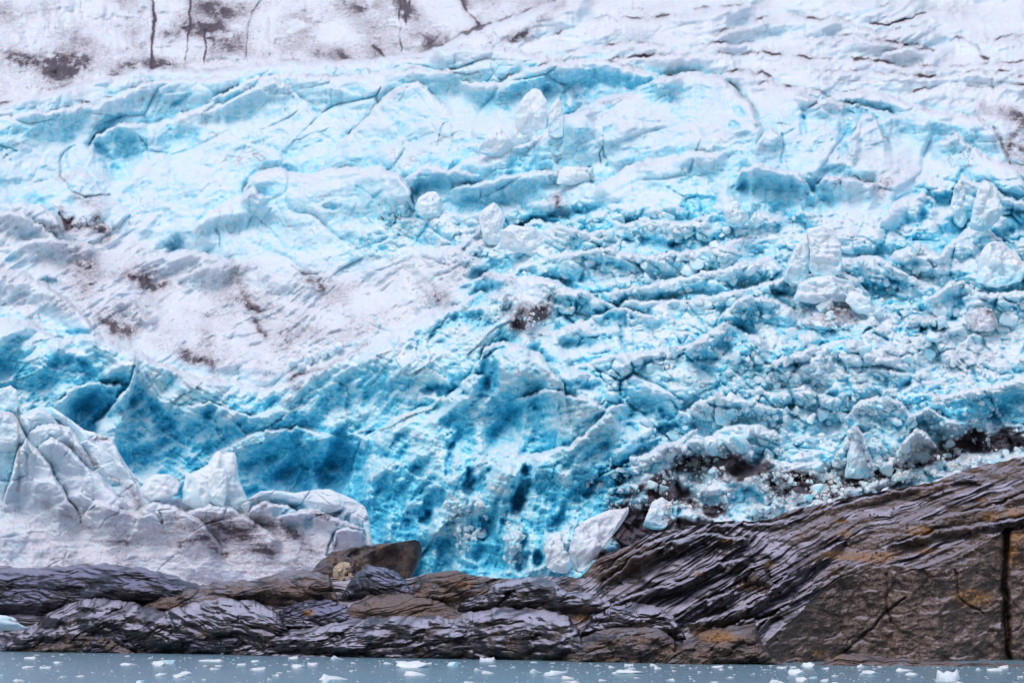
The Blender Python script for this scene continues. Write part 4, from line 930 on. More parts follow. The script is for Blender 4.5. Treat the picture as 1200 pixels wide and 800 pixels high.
gl = np.clip(gl, 0, 1) * off * (1 - .6 * grit)
sh.D += .3 * gl
sh.strata = gl * .8
sh.brown = np.clip(.9 * onface * (.75 + .5 * fbm(X / 60, Y / 60, 2, 640)) + 1.1 * grit + .6 * np.exp(-((X - 560) / 110) ** 2 - ((Y - 690) / 18) ** 2) + .55 * np.exp(-((X - 725) / 40) ** 2 - ((Y - 655) / 22) ** 2) + .3 * np.exp(-((X - 860) / 60) ** 2 - ((Y - 752) / 20) ** 2) * 2, 0, 1.2)
sh.ochre = np.zeros(X.shape, np.float32)
for cx, cy, rx, ry in [(1080, 622, 18, 7), (1085, 645, 16, 5), (1160, 605, 12, 6), (990, 625, 9, 6), (980, 650, 18, 5), (1025, 652, 34, 7), (882, 686, 16, 6), (852, 633, 8, 3), (900, 662, 8, 6), (1190, 600, 14, 6), (818, 672, 7, 3), (985, 610, 10, 3), (677, 722, 12, 7), (655, 706, 9, 3), (633, 706, 7, 3), (362, 717, 9, 5), (1195, 628, 14, 8), (1140, 700, 26, 12), (840, 742, 26, 8), (545, 684, 10, 6), (960, 765, 10, 5), (1150, 585, 10, 3), (1187, 650, 8, 14)]:
    sh.ochre += np.exp(-((X - cx) / rx) ** 2 - ((Y - cy) / ry) ** 2)
sv_ = P(PX, PY, sh.D)
# carry the ground on behind the crest line
ext = sv_[:1] + np.array([0, 60., -3.])
sv_ = np.concatenate([ext, sv_], 0)
pad = lambda a: np.concatenate([a[:1], a], 0)
me = mesh_np('bedrock_shore', sv_.reshape(-1, 3), grid_faces(301, xs.size, True), M_ROCK, True, {'brown': pad(sh.brown), 'ochre': pad(sh.ochre), 'strata': pad(sh.strata)})
tag(link('bedrock_shore', me), 'ice-polished dark schist slope rising from the water to the right', 'bedrock', kind='structure')

# ------------------------------------------------------------------ single outcrops along the shore
def sheet_y(px, py):
    w = np.interp(px, [-110, 0, 200, 600, 800, 1200, 1310], [760, 762, 765, 772, 776, 779, 780])
    return 40000. / (w - 675) + np.interp(px, [-110, 500, 700, 1310], [.24, .24, .20, .20]) * np.clip(w - py, -12, None) + 2. * sst(700, 640, np.asarray(px, float))


def rock(top, bottom, Yf, lean, label, mat=M_SLAB, seed=0, ang=15, amp=1., q=2.0, back=6., brown=0., ochre=(), cat='rock', name='rock_outcrop', rp=5., dark=0, nx=240, nt=90, under=2.4):
    mono = [top[0]]
    for p_ in top[1:]:
        if p_[0] > mono[-1][0] + 1: mono.append(p_)
    top = closed_ends(mono, bottom)

    def depth(px, py, yt, yb):
        h = np.clip(1 - (py - yt) / np.maximum(yb - yt, 1), 0, 1)
        sc_ = np.clip((yb - yt) / max((yb - yt).max(), 1), .15, 1); q = 3.
        return sheet_y(px, yb - 8) - 2.8 + .27 * (yb - yt).max() * sc_ * (1 - (1 - h ** q) ** (1 / q))

    def det(f):
        X, Y = f.X, f.Y
        hh = Y.max(0) - Y.min(0)
        f.h = (Y.max(0) - Y) / np.maximum(hh.max() * .5, hh)
        c, s_ = math.cos(math.radians(ang)), math.sin(math.radians(ang))
        v = Y * c + X * s_ + 9 * fbm(X / 55, Y / 35, 3, 700 + seed); u = X * c - Y * s_
        for T_, L_, am in ((24 + seed % 5 * 3, 90, 1.5), (12, 80, .55 + .1 * (seed % 4)), (5.5, 70, .09 * (1 + seed % 3 * .4)), (2.8, 50, .03)):
            qv = v / T_; am = am * sst(-.5, .3, n2(X / 60, Y / 26, 715 + seed))
            sw = qv - np.floor(qv); sw = np.where(sw < .82, sw / .82, (1 - sw) / .18)
            f.D -= amp * am * (.55 * (1 - 2 * np.abs(n2(qv, u / L_, 703 + seed))) + .55 * (sw - .5) * (n2(u / L_, qv * .3, 705 + seed) > -.1))
        f.D += under * sst(.50, .06, f.h)
        f.D -= amp * 1.9 * fbm(X / 40, Y / 18, 4, 707 + seed)
        b_, e_, r_ = blocks(X, Y, 24, 709 + seed, .9, .08, .7)
        f.D -= amp * .6 * b_
        gl = np.exp(-(n2(v / 5.5, u / 75, 721 + seed) / .06) ** 2) * sst(-.35, .2, n2(u / 40, v / 16, 723 + seed)) + np.exp(-(n2(v / 14, u / 110, 725 + seed) / .07) ** 2)
        gl = np.clip(gl, 0, 1); f.D += .4 * gl; f.strata = gl * .9
        f.brown = np.full(X.shape, brown, np.float32) * (.7 + .6 * fbm(X / 30, Y / 20, 2, 711 + seed)) if brown else np.zeros(X.shape, np.float32)
        f.ochre = np.zeros(X.shape, np.float32)
        for cx, cy, rx, ry in ochre: f.ochre += np.exp(-((X - cx) / rx) ** 2 - ((Y - cy) / ry) ** 2)
    me_ = relief_solid(name, top, bottom, depth, mat, nx, nt, back, det, rp, ('brown', 'ochre', 'strata'), jag=3.)
    return tag(link(name, me_), label, cat)


rock([(-90, 668), (-40, 664), (0, 663), (30, 665), (50, 664), (72, 663), (100, 660), (130, 661), (150, 663), (170, 666), (200, 673), (225, 682), (250, 692), (275, 704)], [(-90, 728), (60, 722), (275, 716)], (478, 470), 9, 'long low purple-black ledge at the foot of the pale ice mass', M_ROCK_PURPLE, 1, -8, .8)
rock([(-90, 690), (-30, 684), (0, 683), (40, 682), (75, 680), (105, 686), (130, 700), (150, 716)], [(-90, 730), (150, 726)], (470, 464), 6, 'blue-black rounded step below the long ledge at the far left', M_ROCK_PURPLE, 2, -12, .8)
rock([(225, 690), (250, 682), (290, 680), (330, 672), (355, 668), (385, 672), (392, 690), (396, 704)], [(225, 712), (396, 712)], (463, 460), 6, 'flat dark brown ledge left of the pale tan block', M_ROCK_BROWN, 3, 6, .7, brown=.3)
rock([(405, 690), (418, 668), (432, 662), (450, 664), (468, 672), (478, 684), (484, 700)], [(405, 708), (484, 708)], (455, 452), 4, 'glossy black rock tucked under the big humped boulder', M_ROCK_PURPLE, 5, -20, .6)
rock([(470, 700), (488, 682), (502, 672), (520, 668), (545, 670), (566, 678), (575, 690)], [(470, 712), (575, 712)], (453, 450), 4, 'mossy brown hump right of the big boulder, below the blue ice', M_ROCK_BROWN, 6, 14, .7, brown=.5, ochre=((545, 684, 10, 5),))
rock([(540, 706), (560, 694), (580, 684), (600, 680), (620, 676), (645, 678), (655, 686), (668, 692), (690, 694), (715, 706)], [(540, 722), (715, 724)], (446, 440), 6, 'grey streaked ledge with a wet pale top, behind the smooth dome', M_SLAB, 7, 22, .8)
rock([(160, 716), (175, 704), (200, 692), (215, 688), (245, 690), (275, 700), (290, 712)], [(160, 726), (290, 728)], (458, 455), 4, 'small brown-backed ridge above the crossed slabs at the left', M_ROCK_BROWN, 8, 14, .7, brown=.35)
rock([(-20, 764), (0, 758), (13, 750), (43, 728), (73, 710), (100, 700), (125, 700), (150, 704), (180, 712), (205, 722), (215, 745), (220, 760)], [(-20, 772), (220, 774)], (456, 446), 8, 'sloping striped slab running down to the water at the far left', M_SLAB, 9, 32, .9, back=8)
rock([(180, 725), (200, 712), (230, 704), (262, 700), (290, 702), (318, 710), (332, 726), (330, 738), (322, 752)], [(180, 770), (322, 772)], (447, 440), 7, 'rounded grey-violet slab with curved cracks, second from the far left', M_SLAB, 10, -24, .8)
rock([(20, 764), (45, 748), (75, 737), (105, 731), (125, 738), (140, 752), (160, 766)], [(20, 774), (160, 775)], (452, 447), 5, 'low wet brown slab dipping into the water at the left', M_ROCK_BROWN, 11, 18, .8, brown=.3)
rock([(110, 742), (130, 728), (160, 726), (200, 728), (240, 732), (275, 740), (290, 756)], [(110, 772), (290, 774)], (450, 442), 3, 'black broken rock face between the left slabs, above the waterline', M_ROCK_PURPLE, 12, 5, 1.0, 3.5)
rock([(328, 716), (345, 706), (365, 700), (385, 704), (410, 712), (425, 724)], [(328, 738), (425, 740)], (450, 446), 4, 'small dark rock with an ochre patch in the middle of the left shore', M_ROCK_PURPLE, 13, 20, .8, ochre=((362, 717, 9, 5),))
rock([(400, 722), (415, 706), (430, 697), (470, 694), (505, 700), (530, 712), (550, 726)], [(400, 736), (550, 740)], (446, 440), 5, 'brown gritty hump above the wet slabs in the centre', M_ROCK_BROWN, 14, 8, .6, brown=.75)
rock([(318, 734), (335, 722), (352, 720), (375, 726), (385, 740)], [(318, 745), (385, 745)], (448, 446), 3, 'small squared rock beside the rounded violet slab', M_SLAB, 15, -10, .7)
rock([(222, 776), (262, 764), (300, 750), (340, 738), (375, 732), (400, 728), (440, 722), (480, 720), (520, 720), (540, 728), (530, 748), (500, 770)], [(222, 779), (500, 782)], (437, 420), 9, 'long wet slab fanned with grooves, left of the smooth dome', M_SLAB, 16, 20, 1.0, back=9)
rock([(232, 776), (262, 769), (300, 766), (345, 765), (380, 767), (405, 772), (420, 778)], [(232, 782), (420, 784)], (434, 424), 3, 'thin pale wet shelf just above the water, left of centre', M_SLAB, 17, 4, .4)
rock([(438, 776), (455, 762), (473, 754), (500, 744), (517, 737), (535, 724), (552, 716), (580, 711), (610, 712), (633, 714), (652, 718), (667, 724), (679, 736), (683, 748), (676, 760), (664, 776)], [(438, 784), (664, 786)], (421, 411), 10, 'broad smooth whaleback dome with a dark undercut at the centre of the shore', M_SLAB, 18, 12, .75, 2.4, 10, .12, rp=8)
rock([(652, 780), (665, 764), (680, 748), (700, 738), (730, 730), (755, 731), (778, 738), (790, 748), (792, 762), (782, 780)], [(652, 786), (782, 788)], (408, 401), 5, 'squat dark brown rock at the waterline, right of the whaleback dome', M_ROCK_BROWN, 19, 10, .9, 3., brown=.35)
rock([(680, 742), (695, 722), (715, 710), (735, 704), (765, 708), (790, 722), (800, 740)], [(680, 752), (800, 756)], (412, 406), 6, 'finely layered violet slab stacked above the squat brown rock', M_SLAB, 20, 14, 1.0)
rock([(772, 784), (782, 764), (800, 750), (830, 738), (860, 730), (885, 728), (890, 745), (872, 770), (860, 786)], [(772, 789), (860, 790)], (399, 394), 6, 'brown and black layered rock at the water, left of the tall flat face', M_ROCK_BROWN, 21, 28, 1.0, brown=.6, ochre=((840, 745, 26, 9),))
rock([(930, 784), (960, 776), (985, 768), (1000, 765), (1020, 767), (1040, 770), (1080, 773), (1130, 776), (1180, 778), (1240, 777), (1300, 779)], [(930, 790), (1300, 792)], (393, 384), 4, 'low brown tidal shelf below the tall flat rock face', M_ROCK_BROWN, 22, 3, .5, brown=.8, ochre=((975, 768, 14, 5),))
rock([(1120, 560), (1128, 556), (1137, 556), (1146, 560), (1150, 566)], [(1120, 570), (1150, 571)], (424, 424), .8, 'small grey boulder lying on the top of the brown slope', M_SLAB, 23, 3, .2, cat='boulder', name='boulder', nx=60, nt=30, back=2)
rock([(870, 688), (876, 672), (886, 662), (896, 664), (902, 676), (900, 690)], [(870, 694), (900, 694)], (404, 404), 3, 'dark rounded boulder in a hollow of the striped slope', M_ROCK_BROWN, 24, 30, .4, cat='boulder', name='boulder', nx=80, nt=40)

tan = NT('tan_rock')
tn = tan.noise(1.6, 8, .7); tb = tan.noise(.9, 5, .6)
tan.lk(tan.mix(tan.remap(tb, .5, .68), tan.ramp(tn, [(.3, (.22, .12, .06)), (.5, (.52, .40, .28)), (.68, (.80, .72, .62))]), (.33, .17, .06)), tan.b.inputs['Base Color'])
tan.b.inputs['Roughness'].default_value = .75
tan.lk(tan.bump(tn, .8, .35), tan.b.inputs['Normal'])
o = serac([(388, 672), (392, 663), (400, 658), (412, 658), (417, 664), (418, 676), (419, 688), (408, 692), (392, 690)], 453, 1.8, tan.m, 'pale tan squared boulder standing out among the dark rocks', 'boulder', 'boulder', .1, rough=.6, cuts=8)
o = serac([(322, 684), (345, 676), (366, 668), (375, 657), (390, 646), (425, 638), (450, 636), (465, 635), (490, 631), (500, 633), (507, 641), (508, 650), (503, 662), (498, 672), (490, 690), (470, 700), (440, 704), (410, 706), (360, 700), (330, 694)], 458, 5, M_BOULDER, 'big humped dark brown boulder overhanging the ledge, its blunt nose to the right', 'boulder', 'boulder', .45, rough=.45, cuts=4, dirt=.2)
o = serac([(350, 675), (362, 670), (378, 666), (390, 666), (390, 673), (372, 676), (355, 678)], 455.5, 1.0, tan.m, 'thin pale tan slab beside the tan boulder', 'rock slab', 'rock_slab', .2, rough=.5, cuts=4)

# ------------------------------------------------------------------ free-standing ice towers and blocks
def tower(poly, T, label, dy=-1.5, cat='serac', name='serac', **k):
    xs_ = [p[0] for p in poly]; ys_ = [p[1] for p in poly]
    Yc = ice_depth((min(xs_) + max(xs_)) / 2, max(ys_) - 2) + dy * .6; T *= .85
    k.setdefault('cuts', 5)
    return serac(poly, Yc, T, M_BLOCK, label, cat, name, **k)


tower([(946, 272), (948, 267), (965, 265), (981, 265), (985, 275), (987, 300), (986, 320), (975, 326), (955, 325), (948, 318), (949, 295)], 2.2, 'square-topped banded ice tower standing up in the right icefall', bands=.45, blue=-.02, rough=.25, dirt=.25)
tower([(918, 328), (924, 305), (933, 288), (941, 278), (946, 272), (949, 295), (949, 322), (940, 332), (926, 336)], 1.8, 'leaning smooth ice flank against the left side of the banded tower', blue=.08)
tower([(930, 352), (934, 334), (950, 325), (975, 323), (998, 330), (1010, 345), (1000, 354), (975, 354), (955, 356)], 2.6, 'layered plinth of ice slabs beneath the banded tower', bands=.8, blue=.05, dirt=.35)
tower([(990, 352), (996, 336), (1006, 342), (1025, 356), (1040, 362), (1036, 372), (1018, 370), (1002, 366)], 1.4, 'slanting split ice blade right of the layered plinth', blue=.08)
tower([(557, 240), (562, 236), (578, 236), (589, 242), (592, 254), (589, 268), (586, 290), (572, 292), (566, 284), (563, 264), (560, 250)], 1.1, 'tooth-shaped white ice tower with a ragged left edge in the centre', blue=-.08, rough=.4)
tower([(584, 292), (586, 270), (600, 263), (622, 266), (640, 276), (645, 292), (620, 298)], 2.2, 'plump white ice hummock right of the tooth-shaped tower', blue=-.05)
tower([(604, 162), (603, 135), (603, 115), (608, 105), (622, 101), (635, 106), (641, 120), (641, 145), (640, 164), (622, 168)], 1.1, 'tall thumb-shaped ice pillar before the blue overhang', dy=-.6, blue=-.04, rough=.15)
tower([(642, 160), (643, 130), (648, 118), (655, 112), (660, 120), (661, 140), (660, 160), (650, 164)], .8, 'slim pillar right of the thumb-shaped ice pillar', dy=-.6, blue=.02, rough=.15)
tower([(556, 180), (566, 166), (575, 152), (579, 146), (585, 146), (591, 154), (600, 165), (612, 176), (600, 184), (575, 186)], 1.6, 'small cone-shaped ice peak with a rounded tip', dy=-.6, blue=-.02)
tower([(592, 165), (598, 150), (603, 141), (610, 138), (616, 146), (622, 160), (618, 172), (602, 172)], 1.2, 'stubby ice cone beside the thumb-shaped pillar', dy=-.9, blue=.0)
tower([(484, 244), (490, 232), (500, 225), (510, 224), (518, 234), (521, 246), (514, 255), (495, 256)], 1.2, 'split rounded ice boulder below the big left shoulder', blue=.05, cat='ice block', name='ice_block')
tower([(1131, 372), (1136, 362), (1148, 360), (1162, 362), (1170, 374), (1170, 384), (1158, 389), (1140, 388)], 2.0, 'smooth rounded grey ice boulder at the right edge of the icefall', blue=-.1, dirt=.75, rough=.1, cuts=2, cat='ice boulder', name='ice_boulder')
tower([(990, 560), (992, 535), (999, 508), (1004, 498), (1011, 508), (1018, 528), (1026, 548), (1022, 562)], 2., 'steep pale ice cone above the right rock slope, leftmost of two', blue=.06)
tower([(1048, 535), (1060, 516), (1070, 502), (1077, 499), (1086, 508), (1098, 522), (1106, 536), (1085, 544)], 2., 'broad pale ice cone above the right rock slope, rightmost of two', blue=.04)
tower([(664, 660), (668, 640), (675, 618), (692, 606), (715, 596), (728, 594), (740, 590), (738, 602), (722, 622), (708, 640), (694, 656), (684, 668), (672, 672)], 1.6, 'smooth tilted white ice slab leaning over dark silt at the foot of the cliff', dy=-3.2, blue=-.02, rough=.4, dirt=.45, cat='ice slab', name='ice_slab')
tower([(640, 664), (638, 640), (644, 624), (656, 620), (662, 634), (664, 650), (672, 662), (664, 672), (650, 670)], 1.6, 'crumbly white ice stump left of the tilted slab', dy=-3.5, blue=-.15, rough=.8, name='ice_block', cat='ice block')
tower([(752, 620), (758, 602), (764, 588), (776, 582), (788, 590), (792, 604), (780, 618), (764, 624)], 1.6, 'teal wedge of ice resting above the dark rock at the foot of the cliff', dy=-1.2, blue=.12, dirt=.3, name='ice_block', cat='ice block')
tower([(1111, 262), (1114, 240), (1118, 222), (1126, 207), (1137, 212), (1140, 226), (1136, 250), (1130, 268)], 1.5, 'steep pale ice tower at the right edge above the blue pits', blue=.06)
tower([(1136, 268), (1140, 240), (1148, 218), (1160, 215), (1168, 228), (1176, 244), (1170, 262), (1156, 274)], 1.5, 'rounded double-headed ice tower at the right edge', blue=.10)
tower([(1142, 330), (1146, 300), (1158, 284), (1176, 281), (1198, 288), (1206, 310), (1196, 330), (1168, 338)], 1.5, 'bulky ice block low at the right edge beside a dark pit', blue=.10)
tower([(848, 250), (850, 240), (860, 236), (864, 234), (866, 246), (876, 248), (879, 258), (870, 266), (852, 266)], 1.2, 'castle-like pair of ice blocks at the left foot of the blue fan', blue=.05)
tower([(876, 262), (882, 252), (890, 243), (893, 256), (896, 262), (884, 268)], .8, 'sharp little ice spike at the foot of the blue fan', blue=.03)
tower([(650, 214), (651, 198), (660, 195), (680, 196), (693, 197), (696, 206), (692, 214), (670, 218)], 1.2, 'flat-topped pale ice block in the upper centre beside a crack', dy=-1., blue=.02, rough=.15)

# the pale crown and block rising behind the front ice mass
FGY = 493
serac([(213, 588), (214, 570), (217, 554), (226, 554), (236, 548), (244, 544), (250, 532), (256, 528), (262, 531), (268, 530), (274, 531), (277, 536), (279, 552), (282, 566), (288, 578), (292, 590), (270, 600), (235, 602)], FGY, 2.4, M_BLOCK, 'jagged crown of bright blue-white ice rising behind the front ice mass', 'serac', 'serac', .1, -.02, rough=.2, grooves=1.2, cuts=2)
serac([(243, 590), (244, 560), (250, 549), (264, 548), (267, 558), (266, 580), (262, 594)], FGY - 2.6, 1.2, M_BLOCK, 'smooth light blue ice plate at the front of the jagged crown', 'ice slab', 'ice_slab', .1, -.02, rough=.1, cuts=3)
serac([(164, 572), (170, 562), (182, 555), (196, 555), (208, 559), (213, 564), (208, 578), (198, 584), (178, 588), (166, 582)], FGY - .5, 2.0, M_BLOCK, 'flat-topped pale blue ice block left of the jagged crown', 'ice block', 'ice_block', .1, -.08, rough=.15, cuts=4)

# string of little seracs on the lip of the dirty slope
for k, (cx, cy, w_, h_) in enumerate([(343, 424, 13, 12), (353, 429, 10, 10), (361, 421, 11, 16), (371, 418, 9, 13), (380, 413, 10, 14), (389, 411, 10, 15), (397, 406, 9, 12)]):
    poly = [(cx + w_ / 2 * math.cos(a) * (1 + .12 * math.sin(3 * a + k)), cy + h_ / 2 * math.sin(a) * (1 + .1 * math.cos(2 * a + k))) for a in np.linspace(0, 6.2, 12)]
    serac(poly, ice_depth(cx, cy + 3) - 1., .9, M_BLOCK, ['leftmost', 'second', 'third', 'fourth', 'fifth', 'sixth', 'rightmost'][k] + (' of the seven white ice teeth along the lip' if k in (0, 6) else ' from the left of the seven white ice teeth on the lip'), 'ice block', 'ice_block', .1, .02, group='row of little ice teeth on the lip')

LM = []


USED = set()


def only(label, px, py, marks):
    """where two labels would be the same, say which second landmark it lies towards"""
    if label in USED:
        near = sorted(marks, key=lambda m: (px - m[1]) ** 2 + ((py - m[2]) * 1.3) ** 2)
        for m in near[1:6]:
            alt = label + ', towards ' + m[0]
            if alt not in USED and len(alt.split()) <= 16: label = alt; break
    USED.add(label)
    return label


def where(px, py, marks):
    d = [((px - x) ** 2 + ((py - y) * 1.3) ** 2, n, x, y) for n, x, y in marks]
    _, n, x, y = min(d)
    dx, dy = px - x, py - y
    side = ('left of' if dx < 0 else 'right of') if abs(dx) > 2.2 * abs(dy) else (('above' if dy < 0 else 'below') if abs(dy) > 2.2 * abs(dx) else (('upper ' if dy < 0 else 'lower ') + ('left of' if dx < 0 else 'right of')))
    return ('just ' if math.hypot(dx, dy) < 28 else '') + side + ' ' + n


ICE_MARKS = [('the banded ice tower', 967, 296), ('the blue fluted fan', 915, 232), ('the grey rounded boulder', 1151, 375), ('the dirty crusted knob', 618, 350), ('the plump hummock', 615, 282), ('the left ice cone', 1005, 530), ('the right ice cone', 1077, 520),
             ('the deep blue pit', 1050, 335), ('the right-edge dark pit', 1176, 292), ('the blue scarp', 870, 400), ('the dark silt hollow', 815, 549), ('the tilted white slab', 700, 635), ('the dark silt band', 1150, 520), ('the stained rubble heap', 980, 370), ('the blue pocket', 648, 257), ('the blue overhang', 1150, 475), ('the layered plinth', 970, 340), ('the silty bank', 950, 571), ('the blue slot', 720, 369), ('the smear-like white lens', 1085, 465), ('the blue wedge', 795, 288), ('the teal wedge', 772, 600)]

# ------------------------------------------------------------------ fallen ice blocks
PROTO = []
for k in range(18):
    v, fc = chunk(100 + k, 9, 3, 1., .07, .62)
    Bv = np.clip(.18 - .30 * v[:, 2] + .22 * n3((v * 1.6).astype(np.float32) + k, 8), 0, 1)
    PROTO.append(mesh_np('ice_block', v, fc, M_BLOCK, True, {'blue': Bv, 'dirt': np.zeros(len(v))}))
PROTO_D = []
for k in range(6):
    v, fc = chunk(140 + k, 10, 3, 1., .10, .62)
    PROTO_D.append(mesh_np('ice_block', v, fc, M_BLOCK, True, {'blue': np.zeros(len(v)), 'dirt': np.clip(.9 + .5 * n3((v * 1.5).astype(np.float32), 9), 0, 1.5)}))

rg = np.random.default_rng(11)
ZONES = [
    ((655, 520), [(600, 262), (700, 255), (800, 240), (880, 262), (930, 290), (900, 330), (780, 340), (660, 330)], 62, (9, 22), 'white ice block in the rubble below the upper ice faces, centre right', 'ice blocks in the upper rubble', 0),
    (0, [(800, 350), (930, 330), (1050, 360), (1000, 440), (860, 450), (760, 440), (760, 380)], 52, (9, 24), 'pale blue ice block in the middle of the right icefall', 'ice blocks in the middle of the icefall', 0),
    (0, [(1000, 300), (1100, 280), (1220, 300), (1220, 420), (1080, 440), (1030, 380)], 44, (9, 24), 'pale ice block in the broken ice at the far right', 'ice blocks at the far right', 0),
    (0, [(800, 470), (900, 440), (1080, 470), (1150, 545), (1030, 580), (900, 608), (840, 610), (800, 530)], 72, (9, 26), 'white ice block in the lower rubble above the rock slope', 'ice blocks in the lower rubble', 0),
    (0, [(720, 530), (800, 500), (850, 530), (850, 590), (780, 575), (690, 600)], 24, (8, 18), 'ice block scattered among the dark silt at the foot of the icefall', 'ice blocks among the dark silt', 0),
    (0, [(590, 320), (640, 315), (655, 360), (620, 390), (590, 375)], 20, (6, 14), 'crusted ice lump of the dirty knob in the centre', 'ice lumps of the dirty knob', 1),
    (0, [(940, 352), (1015, 352), (1010, 388), (945, 388)], 16, (6, 14), 'silt-stained ice lump below the banded tower', 'silt-stained ice lumps', 2),
]


def inpoly(x, y, poly):
    c = False
    q = poly + [poly[0]]
    for (ax, ay), (bx, by) in zip(q[:-1], q[1:]):
        if (ay > y) != (by > y) and x < (bx - ax) * (y - ay) / (by - ay) + ax: c = not c
    return c


def place(me_, px, py, wpx, sink=.25, asp=1., Yc=None, tilt=.6, name='ice_block', rr=None):
    rr = rr or rg
    Yc = ice_depth(px, py) if Yc is None else Yc
    s_ = wpx / 2 * M_PX(Yc)
    o_ = link(name, me_, None, P(px, py, Yc - s_ * (1 - 2 * sink)))
    o_.rotation_euler = (rr.normal() * tilt, rr.normal() * tilt, rr.uniform(0, 6.28))
    o_.scale = (s_ * rr.uniform(.85, 1.15), s_ * rr.uniform(.7, 1.1), s_ * asp * rr.uniform(.6, 1.05))
    return o_


for _, poly, n, (a, b), lab, grp, dirty in ZONES:
    xs_ = [p[0] for p in poly]; ys_ = [p[1] for p in poly]; k = 0; pts = []
    tries = 0
    while k < n and tries < 4000:
        tries += 1
        px, py = rg.uniform(min(xs_), max(xs_)), rg.uniform(min(ys_), max(ys_))
        w_ = a + (b - a) * rg.random() ** 2.2
        if not inpoly(px, py, poly) or any((px - u) ** 2 + (py - v_) ** 2 < ((w_ + ww) * .36) ** 2 for u, v_, ww in pts): continue
        pts.append((px, py, w_)); k += 1
        pool = PROTO if dirty == 0 or (dirty == 1 and py < 350) else PROTO_D
        tag(place(pool[rg.integers(len(pool))], px, py, w_ * 1.15, .3), only(('small ' if w_ < a + (b - a) * .15 else ('middling ' if w_ < a + (b - a) * .45 else 'large ')) + ('silt-stained' if dirty == 2 else ('crusted' if dirty else 'white')) + ' ice block ' + where(px, py, ICE_MARKS), px, py, ICE_MARKS), 'ice block', grp)

# crumbs too small to tell apart
def crumbs(name, pts, mat, label, cat, sub=1, blue=.06, dirt=0., seed=5, zs=1.):
    rr = np.random.default_rng(seed)
    V, Fc, B_ = [], [], []; n0 = 0
    base = [chunk(300 + k, 7, sub, 1., .1) for k in range(10)]
    for (x, y, z, s_) in pts:
        v, fc = base[rr.integers(10)]
        v = ((v * (s_ * rr.uniform(.7, 1.2, 3))) @ rotm(rr).T) * (1, 1, zs) + (x, y, z)
        V.append(v); Fc.append(fc + n0); n0 += len(v); B_.append(np.full(len(v), max(0, blue + rr.normal() * .08)))
    B_ = np.concatenate(B_)
    me_ = mesh_np(name, np.concatenate(V), np.concatenate(Fc), mat, False, {'blue': B_, 'dirt': np.full(B_.shape, dirt), 'brown': np.full(B_.shape, .4)})
    return tag(link(name, me_), label, cat, kind='stuff')


def sprinkle(regions, seed):
    rr = np.random.default_rng(seed); out = []
    for poly, n, a, b in regions:
        xs_ = [p[0] for p in poly]; ys_ = [p[1] for p in poly]; k = 0
        while k < n:
            px, py = rr.uniform(min(xs_), max(xs_)), rr.uniform(min(ys_), max(ys_))
            if not inpoly(px, py, poly): continue
            if n2(np.array([px / 30]), np.array([py / 20]), 3)[0] < rr.uniform(-.5, .4): continue
            k += 1; Yc = ice_depth(px, py); s_ = (a + (b - a) * rr.random() ** 3) / 2 * .1125
            p = P(px, py, Yc - s_ * .4); out.append((*p, s_))
    return out


crumbs('ice_rubble', sprinkle([
    ([(560, 260), (880, 240), (1210, 290), (1210, 560), (880, 560), (700, 560), (800, 460), (660, 380), (640, 320)], 2300, 3, 11),
    ([(780, 430), (1200, 380), (1190, 440), (1080, 480), (820, 500)], 900, 2, 6),
    ([(400, 290), (480, 240), (600, 270), (560, 310), (470, 320)], 350, 3, 8),
    ([(515, 590), (560, 570), (575, 620), (540, 650)], 110, 4, 12), ([(588, 600), (612, 600), (612, 660), (592, 660)], 80, 4, 12), ([(680, 560), (800, 520), (860, 560), (860, 600), (720, 600)], 420, 2.5, 8),
    ([(340, 400), (420, 380), (500, 330), (560, 290), (520, 350), (400, 415)], 320, 2, 6), ([(560, 350), (600, 330), (660, 390), (560, 400)], 200, 2.5, 8),
    ([(870, 560), (1100, 520), (1160, 540), (880, 615)], 1000, 3, 12), ([(60, 230), (400, 300), (400, 400), (140, 390)], 300, 2, 5)], 21),
    M_BLOCK, 'loose ice rubble and crumbs strewn over the icefall', 'ice rubble', blue=.14)
crumbs('rock_debris', [(*P(px, py, d - .1), s_) for px, py, d, s_ in
    (lambda rr: [((PX[i, j]), (PY[i, j]), sh.D[i, j], .05 + .22 * rr.random() ** 4) for i, j in
     [(int(rr.uniform(5, 170)), int(rr.uniform(820, 1100))) for _ in range(1500)] + [(int(rr.uniform(5, 200)), int(rr.uniform(430, 700))) for _ in range(300)]])(np.random.default_rng(31))],
    M_ROCK_BROWN, 'loose stones and grit lying on the rock slope', 'stones')

# ------------------------------------------------------------------ drifting ice
FLO = []
for k in range(14):
    v, fc = chunk(500 + k, 10, 3, .35 + .25 * (k % 3 == 0), .35, .75)
    v[:, 2] += .10 * np.maximum(0, n3((v * 1.5).astype(np.float32) + k * 3, 11)) * (1 + 2 * (k % 4 == 0))
    FLO.append(mesh_np('floating_ice', v, fc, M_FLOAT, True, {'blue': np.clip(.0 - .5 * v[:, 2], 0, .5) + (.35 if k == 5 else 0), 'dirt': np.zeros(len(v))}))


def shore_y(px): return float(np.interp(px, [-110, 0, 200, 600, 800, 1200, 1310], [763, 763, 767, 773, 777, 780, 781]))


def floe(px, py, wpx, hpx, me_, label, group='ice pieces drifting on the water'):
    Yc = 40000. / (py - 675); s_ = wpx / 2 * M_PX(Yc)
    o_ = link('floating_ice', me_, None, (P(px, py, Yc)[0], Yc, 0))
    zt = max(v_.co.z for v_ in me_.vertices)
    o_.scale = (s_, s_ * .8, hpx * M_PX(Yc) / zt)
    o_.rotation_euler = (0, 0, rg.uniform(-.5, .5))
    return tag(o_, label, 'floating ice', group)


